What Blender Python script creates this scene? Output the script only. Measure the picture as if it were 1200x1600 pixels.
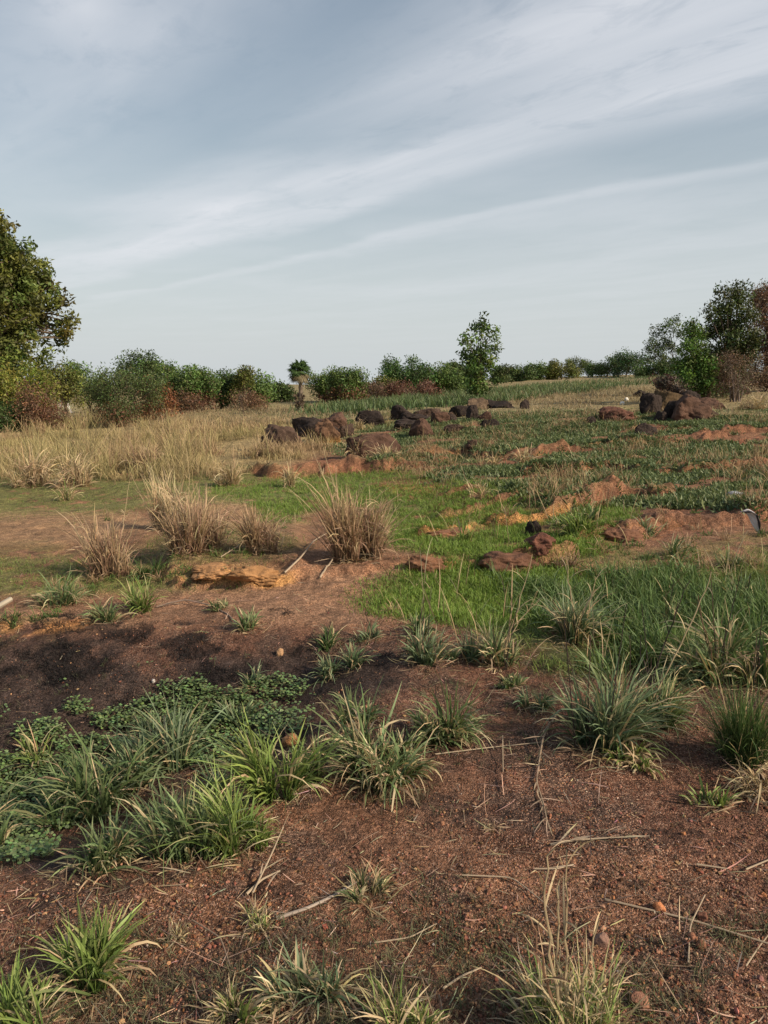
import bpy, math, random
import numpy as np
from mathutils import Vector, Matrix

random.seed(7)
R = np.random.default_rng(11)
S = bpy.context.scene
C = S.collection
for o in list(bpy.data.objects):
    bpy.data.objects.remove(o)

# ------------------------------------------------------------------ camera
F = 1155.0                      # focal length in photograph pixels (1200 x 1600)
EYE = 1.5
PITCH = math.atan(200 / F)
CP, SP = math.cos(PITCH), math.sin(PITCH)
cam_d = bpy.data.cameras.new('camera')
cam_d.sensor_fit = 'VERTICAL'
cam_d.sensor_height = 36
cam_d.lens = F / 1600 * 36
cam_d.clip_start = 0.05
cam_d.clip_end = 9000
cam = bpy.data.objects.new('camera', cam_d)
cam.location = (0, 0, EYE)
cam.rotation_euler = (math.pi / 2 - PITCH, 0, 0)
C.objects.link(cam)
S.camera = cam

# ------------------------------------------------------------------ light
SUN_EL = math.radians(32)
SUN_AZ = math.radians(118)          # clockwise from +Y (the view direction): right and behind
SUN_STRENGTH = 3.8
SKY_STRENGTH = 0.095
S.view_settings.view_transform = 'Standard'
S.view_settings.look = 'None'
S.view_settings.gamma = 1
S.view_settings.exposure = 0.6
S.cycles.max_bounces = 6
S.cycles.transparent_max_bounces = 4

sd = Vector((math.sin(SUN_AZ) * math.cos(SUN_EL), math.cos(SUN_AZ) * math.cos(SUN_EL), math.sin(SUN_EL)))
sl = bpy.data.lights.new('sun', 'SUN')
sl.energy = SUN_STRENGTH
sl.angle = math.radians(2.5)
sl.color = (1.0, 0.83, 0.62)
so = bpy.data.objects.new('sun', sl)
so.rotation_euler = (-sd).to_track_quat('-Z', 'Y').to_euler()
so.location = (20, -10, 20)
C.objects.link(so)

W = bpy.data.worlds.new('World')
S.world = W
W.use_nodes = True
nt = W.node_tree
nt.nodes.clear()


def nd(tree, kind, **kw):
    n = tree.nodes.new(kind)
    for k, v in kw.items():
        if k.startswith('i_'):
            key = k[2:]
            n.inputs[int(key) if key.isdigit() else key].default_value = v
        else:
            setattr(n, k, v)
    return n


def mth(tree, op, a, b=None, c=None, clamp=False):
    n = tree.nodes.new('ShaderNodeMath')
    n.operation = op
    n.use_clamp = clamp
    for i, v in enumerate((a, b, c)):
        if v is None:
            continue
        if isinstance(v, (int, float)):
            n.inputs[i].default_value = v
        else:
            tree.links.new(v, n.inputs[i])
    return n.outputs[0]


def ramp(tree, fac, stops, interp='LINEAR'):
    n = tree.nodes.new('ShaderNodeValToRGB')
    cr = n.color_ramp
    cr.interpolation = interp
    while len(cr.elements) > 1:
        cr.elements.remove(cr.elements[-1])
    for i, (p, c) in enumerate(stops):
        e = cr.elements[0] if i == 0 else cr.elements.new(p)
        e.position = p
        e.color = (c, c, c, 1) if isinstance(c, (int, float)) else (*c, 1)
    tree.links.new(fac, n.inputs[0])
    return n.outputs[0]


def mixc(tree, fac, a, b, bt='MIX'):
    n = tree.nodes.new('ShaderNodeMix')
    n.data_type = 'RGBA'
    n.blend_type = bt
    for s, v in ((n.inputs[0], fac), (n.inputs[6], a), (n.inputs[7], b)):
        if isinstance(v, (int, float)):
            s.default_value = v
        elif isinstance(v, tuple):
            s.default_value = (*v, 1)
        else:
            tree.links.new(v, s)
    return n.outputs[2]


sky = nd(nt, 'ShaderNodeTexSky', sky_type='NISHITA', sun_disc=False, sun_elevation=SUN_EL,
         sun_rotation=SUN_AZ, altitude=100, air_density=1.3, dust_density=3.2, ozone_density=1.2)
tc = nd(nt, 'ShaderNodeTexCoord')
sep = nd(nt, 'ShaderNodeSeparateXYZ')
nt.links.new(tc.outputs['Generated'], sep.inputs[0])
zc = mth(nt, 'MAXIMUM', sep.outputs[2], 0.035)
ux = mth(nt, 'DIVIDE', sep.outputs[0], zc)
uy = mth(nt, 'DIVIDE', sep.outputs[1], zc)
al = mth(nt, 'ADD', mth(nt, 'MULTIPLY', ux, -0.67), mth(nt, 'MULTIPLY', uy, 0.74))
q = mth(nt, 'ADD', mth(nt, 'MULTIPLY', ux, 0.74), mth(nt, 'MULTIPLY', uy, 0.67))
cv = nd(nt, 'ShaderNodeCombineXYZ')
nt.links.new(mth(nt, 'MULTIPLY', al, 0.28), cv.inputs[0])
nt.links.new(mth(nt, 'MULTIPLY', q, 1.5), cv.inputs[1])
n1 = nd(nt, 'ShaderNodeTexNoise', i_Scale=1.0, i_Detail=7.0, i_Roughness=0.55, i_Distortion=0.5)
nt.links.new(cv.outputs[0], n1.inputs['Vector'])
cv2 = nd(nt, 'ShaderNodeCombineXYZ')
nt.links.new(mth(nt, 'MULTIPLY', al, 0.55), cv2.inputs[0])
nt.links.new(mth(nt, 'MULTIPLY', q, 0.8), cv2.inputs[1])
n2 = nd(nt, 'ShaderNodeTexNoise', i_Scale=1.0, i_Detail=4.0, i_Roughness=0.5, i_Distortion=0.3)
nt.links.new(cv2.outputs[0], n2.inputs['Vector'])
qw = mth(nt, 'ADD', q, mth(nt, 'MULTIPLY', mth(nt, 'SUBTRACT', n2.outputs[0], 0.5), 0.9))
band = ramp(nt, mth(nt, 'DIVIDE', qw, 6.0),
            [(0, .1), (.11, .1), (.17, .55), (.22, .2), (.29, .08), (.36, .45), (.41, .9), (.455, .75),
             (.51, .12), (.58, .10), (.605, .5), (.65, .18), (.8, .25), (1, .3)], 'EASE')
broad = mth(nt, 'MULTIPLY', ramp(nt, mth(nt, 'DIVIDE', qw, 6.0), [(.20, 0), (.31, 1.), (.43, 1.), (.5, 0)]),
            ramp(nt, mth(nt, 'DIVIDE', al, 6.0), [(.24, 1), (.52, 0)]))
patch = mth(nt, 'MULTIPLY', ramp(nt, mth(nt, 'DIVIDE', qw, 6.0), [(.08, 0), (.165, .9), (.24, 0)]),
            ramp(nt, mth(nt, 'DIVIDE', al, 6.0), [(.25, 0), (.36, 1), (.7, .4)]))
n3 = nd(nt, 'ShaderNodeTexNoise', i_Scale=5.0, i_Detail=6.0, i_Roughness=0.65, i_Distortion=0.4)
cv3 = nd(nt, 'ShaderNodeCombineXYZ')
nt.links.new(mth(nt, 'MULTIPLY', al, 0.6), cv3.inputs[0])
nt.links.new(q, cv3.inputs[1])
nt.links.new(cv3.outputs[0], n3.inputs['Vector'])
band = mth(nt, 'MAXIMUM', band, mth(nt, 'MAXIMUM', broad, patch))
cl = mth(nt, 'MULTIPLY', band, mth(nt, 'MULTIPLY_ADD', n1.outputs[0], 1.7, -0.1, True))
cl = mth(nt, 'MULTIPLY', cl, mth(nt, 'MULTIPLY_ADD', n3.outputs[0], 1.8, 0.12, True))
cl = mth(nt, 'ADD', cl, mth(nt, 'MULTIPLY', mth(nt, 'SUBTRACT', n2.outputs[0], 0.45, clamp=True), 0.9), clamp=True)
# milky veil low over the horizon
veil = ramp(nt, sep.outputs[2], [(0, .85), (.12, .7), (.3, .3), (.5, .1), (1, .05)])
bg_sky = nd(nt, 'ShaderNodeMix')
tint = mixc(nt, 1.0, sky.outputs[0], (0.65, 0.72, 0.73), 'MULTIPLY')
base = mixc(nt, veil, tint, (4.85, 5.15, 5.3))
lowfade = ramp(nt, sep.outputs[2], [(.02, 0), (.16, 1)])
cloudy = mixc(nt, mth(nt, 'MULTIPLY', mth(nt, 'MULTIPLY', cl, lowfade), 0.85), base, (5.6, 5.7, 6.0))
bg = nd(nt, 'ShaderNodeBackground')
bg.inputs['Strength'].default_value = SKY_STRENGTH
nt.links.new(cloudy, bg.inputs[0])
wo = nd(nt, 'ShaderNodeOutputWorld')
nt.links.new(bg.outputs[0], wo.inputs[0])


# ------------------------------------------------------------------ noise and terrain maths
def _h(ix, iy, s):
    v = (ix.astype(np.int64) * 374761393 + iy.astype(np.int64) * 668265263 + s * 974711) & 0xFFFFFFFF
    v = ((v ^ (v >> 13)) * 1274126177) & 0xFFFFFFFF
    return ((v ^ (v >> 16)) & 0xFFFFFF) / 16777215.0


def vnoise(x, y, s=0):
    ix, iy = np.floor(x), np.floor(y)
    fx, fy = x - ix, y - iy
    fx = fx * fx * (3 - 2 * fx)
    fy = fy * fy * (3 - 2 * fy)
    a, b = _h(ix, iy, s), _h(ix + 1, iy, s)
    c, d = _h(ix, iy + 1, s), _h(ix + 1, iy + 1, s)
    return (a + (b - a) * fx) * (1 - fy) + (c + (d - c) * fx) * fy


def fbm(x, y, o=4, s=0, g=0.5):
    v, a, t = 0, 1, 0
    for i in range(o):
        v = v + a * vnoise(x, y, s + i * 17)
        t += a
        a *= g
        x, y = x * 2.03 + 7.1, y * 2.03 - 3.7
    return v / t


def ss(a, b, t):
    t = np.clip((t - a) / (b - a), 0, 1)
    return t * t * (3 - 2 * t)


def project(x, y, z):
    zz = z - EYE
    d = np.maximum(y * CP - zz * SP, 0.05)
    return 600 + F * x / d, 800 - F * (y * SP + zz * CP) / d


def ray(px, py):
    a, b = (px - 600) / F, (800 - py) / F
    return a, CP + b * SP, -SP + b * CP


def base_z(x, y):
    return 0.045 * 90 * np.tanh(x / 90) + 0.00675 * 250 * np.tanh(np.maximum(y, 0) / 250)


def gb(px, py, cx, cy, rx, ry):
    return np.exp(-((px - cx) / rx) ** 2 - ((py - cy) / ry) ** 2)


# eroded banks: (foot line px list, py list, rise m, face px, fall-off px behind the crest)
BANKS = [
    ([262, 300, 345, 395, 440, 470], [915, 918, 912, 918, 908, 902], 0.13, 4, 70),
    ([440, 500, 560, 620, 680, 740, 770], [905, 900, 893, 888, 890, 885, 878], 0.07, 5, 14),
    ([630, 660, 690, 715], [893, 893, 892, 889], 0.13, 4, 7),
    ([755, 790, 830, 865, 900], [888, 884, 880, 874, 868], 0.17, 4, 9),
    ([650, 680, 720, 742], [835, 836, 832, 826], 0.13, 3, 7),
    ([760, 800, 850, 900, 940, 965], [822, 820, 812, 803, 794, 788], 0.22, 4, 9),
    ([690, 730, 765, 810], [798, 790, 781, 772], 0.16, 3, 6),
    ([800, 850, 930, 1000, 1060], [783, 786, 786, 782, 778], 0.13, 3, 8),
    ([900, 960, 1000, 1060, 1120, 1200, 1300], [848, 842, 838, 828, 822, 812, 800], 0.16, 5, 25),
    ([600, 640, 700, 745], [768, 770, 769, 764], 0.12, 2, 5),
    ([395, 450, 520, 600, 700], [742, 746, 741, 736, 728], 0.18, 3, 12),
    ([820, 880, 950, 1040, 1120, 1220], [745, 742, 736, 744, 738, 730], 0.14, 2, 9),
    ([640, 720, 800, 880], [716, 714, 718, 712], 0.15, 2, 6),
    ([870, 960, 1060, 1160, 1260], [712, 706, 702, 694, 690], 0.13, 2, 6),
    ([0, 60, 130], [988, 990, 985], 0.06, 6, 40),
]


def H(x, y):
    x = np.asarray(x, float)
    y = np.asarray(y, float)
    b = base_z(x, y)
    yy = np.maximum(y, 0.6)
    px, py = project(x, yy, b)
    near = ss(0.4, 1.2, y)
    h = np.zeros_like(b)
    # the burnt ditch
    ax = np.interp(px, [-500, 0, 300, 450, 640], [1200, 1150, 1095, 1045, 1000])
    up = np.interp(px, [-500, 0, 300, 450, 640], [210, 178, 128, 70, 40])
    lo = np.interp(px, [-500, 0, 300, 450, 640], [330, 270, 235, 170, 60])
    A = np.interp(px, [-900, -500, 0, 300, 480, 640], [.3, .42, .36, .27, .12, 0])
    t = np.where(py < ax, (ax - py) / up, (py - ax) / lo)
    wob = (fbm(x * 1.3, y * 1.3, 3, 5) - .5) * .35
    h -= A * (1 - ss(0, 1, t + wob)) * near
    # low stony rise, and the shallow green pan in front of it
    h += .38 * gb(px, py, 760, 668, 330, 26) + .22 * gb(px, py, 1120, 672, 180, 26)
    h -= .12 * gb(px, py, 640, 800, 240, 45)
    h -= .10 * gb(px, py, 800, 925, 260, 36)
    crag = np.zeros_like(b)
    crk = (fbm(x * 2.2, y * 2.2, 4, 31) - .5)
    for xs, ys, rise, face, fall in BANKS:
        m = ss(xs[0] - 18, xs[0] + 14, px) * (1 - ss(xs[-1] - 14, xs[-1] + 18, px))
        ln = np.interp(px, xs, ys) + crk * (22 if ys[0] > 800 else 10)
        t = ln - py
        k = ss(0, face, t) * np.exp(-np.maximum(t - face, 0) / fall)
        crag = np.maximum(crag, m * ss(-2 * face, face, t) * np.exp(-np.maximum(t - face, 0) / (face * 2.5)))
        h += rise * .72 * m * k * (0.45 + 1.0 * ss(.3, .62, fbm(x * 1.6, y * 1.6, 4, 77)))
    dist = np.maximum(y, 0.5)
    h += ((fbm(x * 3.3, y * 3.3, 4, 79) - .5) * .12 + (fbm(x * 11, y * 11, 3, 80) - .5) * .07) * crag
    h += (fbm(x * .7, y * .7, 3, 3) - .5) * .10
    h += (fbm(x * 4, y * 4, 3, 9) - .5) * .045 * (1 - ss(12, 40, dist))
    h += (fbm(x * 22, y * 22, 3, 15) - .5) * .014 * (1 - ss(4, 12, dist))
    h += (fbm(x * .12, y * .12, 2, 21) - .5) * .8 * ss(30, 90, dist)
    h += (fbm(x * .5, y * 1.6, 3, 41) - .5) * .22 * ss(9, 14, dist) * ss(.0, .3, (px - 450) / 400)
    return b + h


def at(px, py, it=14):
    """ground point seen at photograph pixel (px, py)"""
    px = np.atleast_1d(np.asarray(px, float))
    py = np.atleast_1d(np.asarray(py, float))
    dx, dy, dz = ray(px, py)
    h = np.zeros_like(px)
    den = 0.045 * dx + 0.00675 * dy - dz
    den = np.maximum(den, 0.004)
    t = EYE / den
    for _ in range(it):
        X, Y = t * dx, t * dy
        h = H(X, Y) - (0.045 * X + 0.00675 * Y)
        t = 0.5 * t + 0.5 * np.maximum(EYE - h, .2) / den
    X, Y = t * dx, t * dy
    return X, Y, H(X, Y)


def P(px, py):
    X, Y, Z = at(px, py)
    return Vector((X[0], Y[0], Z[0]))


def at_depth(px, py, Y):
    dx, dy, dz = ray(px, py)
    t = Y / dy
    return Vector((t * dx, Y, EYE + t * dz))


# ------------------------------------------------------------------ mesh helpers
def tag(o, label=None, cat=None, group=None, kind=None):
    if label:
        o['label'] = label
    if cat:
        o['category'] = cat
    if group:
        o['group'] = group
    if kind:
        o['kind'] = kind
    return o


def raw(name, V, faces, mat, cols=None, parent=None, smooth=False, loc=None):
    """faces: list of int arrays (n,3) or (n,4)"""
    me = bpy.data.meshes.new(name)
    V = np.asarray(V, np.float32)
    if loc is not None:
        V = V - np.asarray(loc, np.float32)
    me.vertices.add(len(V))
    me.vertices.foreach_set('co', V.ravel())
    li, st, n = [], [], 0
    for f in faces:
        f = np.asarray(f, np.int32)
        if not len(f):
            continue
        k = f.shape[1]
        li.append(f.ravel())
        st.append(n + np.arange(len(f), dtype=np.int32) * k)
        n += f.size
    li = np.concatenate(li)
    st = np.concatenate(st)
    me.loops.add(len(li))
    me.loops.foreach_set('vertex_index', li)
    me.polygons.add(len(st))
    me.polygons.foreach_set('loop_start', st)
    me.polygons.foreach_set('use_smooth', np.full(len(st), smooth))
    me.update(calc_edges=True)
    if cols is not None:
        a = me.color_attributes.new('tone', 'FLOAT_COLOR', 'POINT')
        cc = np.ones((len(V), 4), np.float32)
        cc[:, :3] = cols
        a.data.foreach_set('color', cc.ravel())
    me.materials.append(mat)
    o = bpy.data.objects.new(name, me)
    C.objects.link(o)
    if loc is not None:
        o.location = loc
    if parent:
        o.parent = parent
        if loc is not None:
            o.location = Vector(loc) - parent.location
    return o


def empty(name, loc, *a, **k):
    o = bpy.data.objects.new(name, None)
    C.objects.link(o)
    o.location = loc
    o.empty_display_size = .2
    return tag(o, *a, **k)


def ribbons(P0, az, lean, L, Wd, curve, c0, c1, n=4, twist=None, tip=0.08, basew=.6):
    N = len(P0)
    bc = lambda v: np.broadcast_to(np.asarray(v, float), (N,)).copy()
    az, lean, L, Wd, curve = map(bc, (az, lean, L, Wd, curve))
    t = np.linspace(0, 1, n + 1)
    ang = lean[:, None] + curve[:, None] * t[None, :] ** 1.3
    ang = ang + np.cumsum(R.normal(0, .09, (N, n + 1)), 1)
    ang = np.clip(ang, -.3, 2.75)
    am = .5 * (ang[:, 1:] + ang[:, :-1])
    st = (L / n)[:, None]
    hx = np.concatenate([np.zeros((N, 1)), np.cumsum(np.sin(am) * st, 1)], 1)
    vz = np.concatenate([np.zeros((N, 1)), np.cumsum(np.cos(am) * st, 1)], 1)
    ca, sa = np.cos(az)[:, None], np.sin(az)[:, None]
    # sideways sway
    sw = R.normal(0, .06, (N, 1)) * L[:, None] * (t[None, :] ** 2)
    cx = P0[:, 0:1] + hx * ca - sw * sa
    cy = P0[:, 1:2] + hx * sa + sw * ca
    cz = P0[:, 2:3] + vz
    tw = R.uniform(-1.1, 1.1, (N, 1)) if twist is None else np.full((N, 1), twist)
    tw = tw + t[None, :] * R.normal(0, .5, (N, 1))
    nx, ny, nz = -np.cos(ang) * ca, -np.cos(ang) * sa, np.sin(ang)
    sx = -sa * np.cos(tw) + nx * np.sin(tw)
    sy = ca * np.cos(tw) + ny * np.sin(tw)
    sz = nz * np.sin(tw)
    prof = np.where(t < .45, basew + (1 - basew) * t / .45, 1 - (1 - tip) * ((t - .45) / .55) ** 1.6)
    hw = .5 * Wd[:, None] * prof[None, :]
    A = np.stack([cx - sx * hw, cy - sy * hw, cz - sz * hw], -1)
    B = np.stack([cx + sx * hw, cy + sy * hw, cz + sz * hw], -1)
    V = np.stack([A, B], 2).reshape(-1, 3)
    base = (np.arange(N) * 2 * (n + 1))[:, None]
    k = np.arange(n)[None, :] * 2 + base
    Fc = np.stack([k, k + 1, k + 3, k + 2], -1).reshape(-1, 4)
    c0 = np.broadcast_to(np.asarray(c0, float), (N, 3))
    c1 = np.broadcast_to(np.asarray(c1, float), (N, 3))
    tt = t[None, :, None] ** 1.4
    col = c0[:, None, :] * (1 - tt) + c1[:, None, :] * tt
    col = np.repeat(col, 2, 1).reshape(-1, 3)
    return V, Fc, col


def join(parts):
    V, Q, Cc, n = [], [], [], 0
    for v, f, c in parts:
        V.append(v)
        Q.append(np.asarray(f) + n)
        Cc.append(c)
        n += len(v)
    quads = [f for f in Q if f.shape[1] == 4]
    tris = [f for f in Q if f.shape[1] == 3]
    fs = []
    if quads:
        fs.append(np.concatenate(quads))
    if tris:
        fs.append(np.concatenate(tris))
    return np.concatenate(V), fs, np.concatenate(Cc)


def tube(pts, rad, col, sides=5):
    pts = np.asarray(pts, float)
    n = len(pts)
    rad = np.broadcast_to(np.asarray(rad, float), (n,))
    d = np.gradient(pts, axis=0)
    d /= np.linalg.norm(d, axis=1)[:, None] + 1e-9
    ref = np.array([0, 0, 1.]) if abs(d[:, 2]).mean() < .8 else np.array([1., 0, 0])
    u = np.cross(d, ref)
    u /= np.linalg.norm(u, axis=1)[:, None] + 1e-9
    v = np.cross(d, u)
    a = np.linspace(0, 2 * np.pi, sides, endpoint=False)
    ring = pts[:, None, :] + rad[:, None, None] * (np.cos(a)[None, :, None] * u[:, None, :] + np.sin(a)[None, :, None] * v[:, None, :])
    V = ring.reshape(-1, 3)
    i = np.arange(n - 1)[:, None] * sides
    j = np.arange(sides)[None, :]
    Fc = np.stack([i + j, i + (j + 1) % sides, i + sides + (j + 1) % sides, i + sides + j], -1).reshape(-1, 4)
    return V, Fc, np.tile(np.asarray(col, float), (len(V), 1))


# ------------------------------------------------------------------ materials
def plant_mat(name, rough=.6, trans=.3, noise=.25):
    m = bpy.data.materials.new(name)
    m.use_nodes = True
    t = m.node_tree
    t.nodes.clear()
    a = nd(t, 'ShaderNodeAttribute', attribute_name='tone')
    g = nd(t, 'ShaderNodeNewGeometry')
    nz = nd(t, 'ShaderNodeTexNoise', i_Scale=9.0, i_Detail=3.0)
    t.links.new(g.outputs['Position'], nz.inputs['Vector'])
    f = mth(t, 'MULTIPLY_ADD', nz.outputs[0], noise * 2, 1 - noise)
    cc = nd(t, 'ShaderNodeCombineColor')
    for i in range(3):
        t.links.new(f, cc.inputs[i])
    col = mixc(t, 1.0, a.outputs['Color'], cc.outputs[0], 'MULTIPLY')
    p = nd(t, 'ShaderNodeBsdfPrincipled')
    p.inputs['Roughness'].default_value = rough
    p.inputs['Specular IOR Level'].default_value = .3
    t.links.new(col, p.inputs['Base Color'])
    out = nd(t, 'ShaderNodeOutputMaterial')
    if trans:
        tr = nd(t, 'ShaderNodeBsdfTranslucent')
        t.links.new(mixc(t, 1.0, col, (1.0, 1.0, .7), 'MULTIPLY'), tr.inputs[0])
        mx = nd(t, 'ShaderNodeMixShader')
        mx.inputs[0].default_value = trans
        t.links.new(p.outputs[0], mx.inputs[1])
        t.links.new(tr.outputs[0], mx.inputs[2])
        t.links.new(mx.outputs[0], out.inputs[0])
    else:
        t.links.new(p.outputs[0], out.inputs[0])
    return m


M_BLADE = plant_mat('grass_blade', .55, .3)
M_STRAW = plant_mat('dry_straw', .7, .2)
M_LEAF = plant_mat('leaf', .5, .25)
M_BARK = plant_mat('bark', .85, 0, .4)


def solid_mat(name, bump=.5, bscale=30., rough=.9, dist=.02, speck=None):
    """attribute colour broken up by noise, with bump"""
    m = bpy.data.materials.new(name)
    m.use_nodes = True
    t = m.node_tree
    p = t.nodes['Principled BSDF']
    a = nd(t, 'ShaderNodeAttribute', attribute_name='tone')
    tcn = nd(t, 'ShaderNodeTexCoord')
    g = nd(t, 'ShaderNodeNewGeometry')
    n1 = nd(t, 'ShaderNodeTexNoise', i_Scale=bscale, i_Detail=8.0, i_Roughness=.65)
    t.links.new(g.outputs['Position'], n1.inputs['Vector'])
    n2 = nd(t, 'ShaderNodeTexNoise', i_Scale=bscale * .12, i_Detail=5.0, i_Roughness=.6)
    t.links.new(g.outputs['Position'], n2.inputs['Vector'])
    f = mth(t, 'MULTIPLY', ramp(t, n1.outputs[0], [(.3, .55), (.5, .95), (.7, 1.4)]), ramp(t, n2.outputs[0], [(.3, .7), (.7, 1.3)]))
    col = mixc(t, 1.0, a.outputs['Color'], f, 'MULTIPLY')
    if speck:
        v = nd(t, 'ShaderNodeTexVoronoi', i_Scale=speck)
        t.links.new(g.outputs['Position'], v.inputs['Vector'])
        col = mixc(t, ramp(t, v.outputs['Distance'], [(.0, .35), (.3, 0)]), col, (.42, .2, .11))
    p.inputs['Roughness'].default_value = rough
    p.inputs['Specular IOR Level'].default_value = .2
    t.links.new(col, p.inputs['Base Color'])
    b = nd(t, 'ShaderNodeBump', i_Strength=bump, i_Distance=dist)
    t.links.new(n1.outputs[0], b.inputs['Height'])
    t.links.new(b.outputs[0], p.inputs['Normal'])
    return m


def ground_mat():
    m = bpy.data.materials.new('red_laterite_soil')
    m.use_nodes = True
    t = m.node_tree
    p = t.nodes['Principled BSDF']
    a = nd(t, 'ShaderNodeAttribute', attribute_name='tone')
    gr = nd(t, 'ShaderNodeAttribute', attribute_name='grit')
    g = nd(t, 'ShaderNodeNewGeometry')
    pos = g.outputs['Position']

    def noise(sc, det=6., r=.6):
        n = nd(t, 'ShaderNodeTexNoise', i_Scale=sc, i_Detail=det, i_Roughness=r)
        t.links.new(pos, n.inputs['Vector'])
        return n.outputs[0]
    nf, nm, nc = noise(90), noise(14), noise(2.2)
    f = mth(t, 'MULTIPLY', ramp(t, nf, [(.3, .3), (.5, .9), (.68, 1.9)]), ramp(t, nm, [(.3, .65), (.7, 1.35)]))
    f = mth(t, 'MULTIPLY', f, ramp(t, nc, [(.3, .85), (.7, 1.15)]))
    col = mixc(t, 1.0, a.outputs['Color'], f, 'MULTIPLY')
    v = nd(t, 'ShaderNodeTexVoronoi', i_Scale=85.)
    t.links.new(pos, v.inputs['Vector'])
    v2 = nd(t, 'ShaderNodeTexVoronoi', i_Scale=210.)
    t.links.new(pos, v2.inputs['Vector'])
    hs = nd(t, 'ShaderNodeSeparateColor')
    t.links.new(v.outputs['Color'], hs.inputs[0])
    stone = mth(t, 'MULTIPLY', ramp(t, v.outputs['Distance'], [(.25, 1.), (.42, 0.)]), ramp(t, hs.outputs[0], [(.55, 0.), (.62, 1.)]))
    scol = mixc(t, hs.outputs[1], (.30, .12, .065), (.13, .065, .045))
    stone = mth(t, 'MULTIPLY', stone, gr.outputs['Fac'])
    col = mixc(t, stone, col, scol)
    hs2 = nd(t, 'ShaderNodeSeparateColor')
    t.links.new(v2.outputs['Color'], hs2.inputs[0])
    grain = mth(t, 'MULTIPLY', ramp(t, hs2.outputs[0], [(.8, 0.), (.86, .8)]), gr.outputs['Fac'])
    col = mixc(t, grain, col, (.42, .26, .185))
    p.inputs['Roughness'].default_value = .95
    p.inputs['Specular IOR Level'].default_value = .12
    t.links.new(col, p.inputs['Base Color'])
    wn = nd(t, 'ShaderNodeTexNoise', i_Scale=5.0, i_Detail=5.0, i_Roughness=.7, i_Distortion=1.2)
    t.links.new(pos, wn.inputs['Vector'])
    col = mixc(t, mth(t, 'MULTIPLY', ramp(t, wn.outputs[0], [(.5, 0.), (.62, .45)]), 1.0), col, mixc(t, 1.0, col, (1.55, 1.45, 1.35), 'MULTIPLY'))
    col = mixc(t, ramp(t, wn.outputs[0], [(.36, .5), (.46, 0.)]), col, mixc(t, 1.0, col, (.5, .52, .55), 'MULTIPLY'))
    t.links.new(col, p.inputs['Base Color'])
    hgt = mth(t, 'ADD', mth(t, 'MULTIPLY', nf, .5), mth(t, 'MULTIPLY', nm, 1.2))
    hgt = mth(t, 'ADD', hgt, mth(t, 'MULTIPLY', stone, .6))
    hgt = mth(t, 'SUBTRACT', hgt, mth(t, 'MULTIPLY', v2.outputs['Distance'], .3))
    b = nd(t, 'ShaderNodeBump', i_Strength=.9, i_Distance=.022)
    t.links.new(hgt, b.inputs['Height'])
    t.links.new(b.outputs[0], p.inputs['Normal'])
    return m


# ------------------------------------------------------------------ ground cover map
def E(px, py, cx, cy, rx, ry, n=0, soft=.35):
    r = np.sqrt(((px - cx) / rx) ** 2 + ((py - cy) / ry) ** 2) + n
    return 1 - ss(1 - soft, 1 + soft, r)


def U(*m):
    r = m[0]
    for k in m[1:]:
        r = np.maximum(r, k)
    return r


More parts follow.
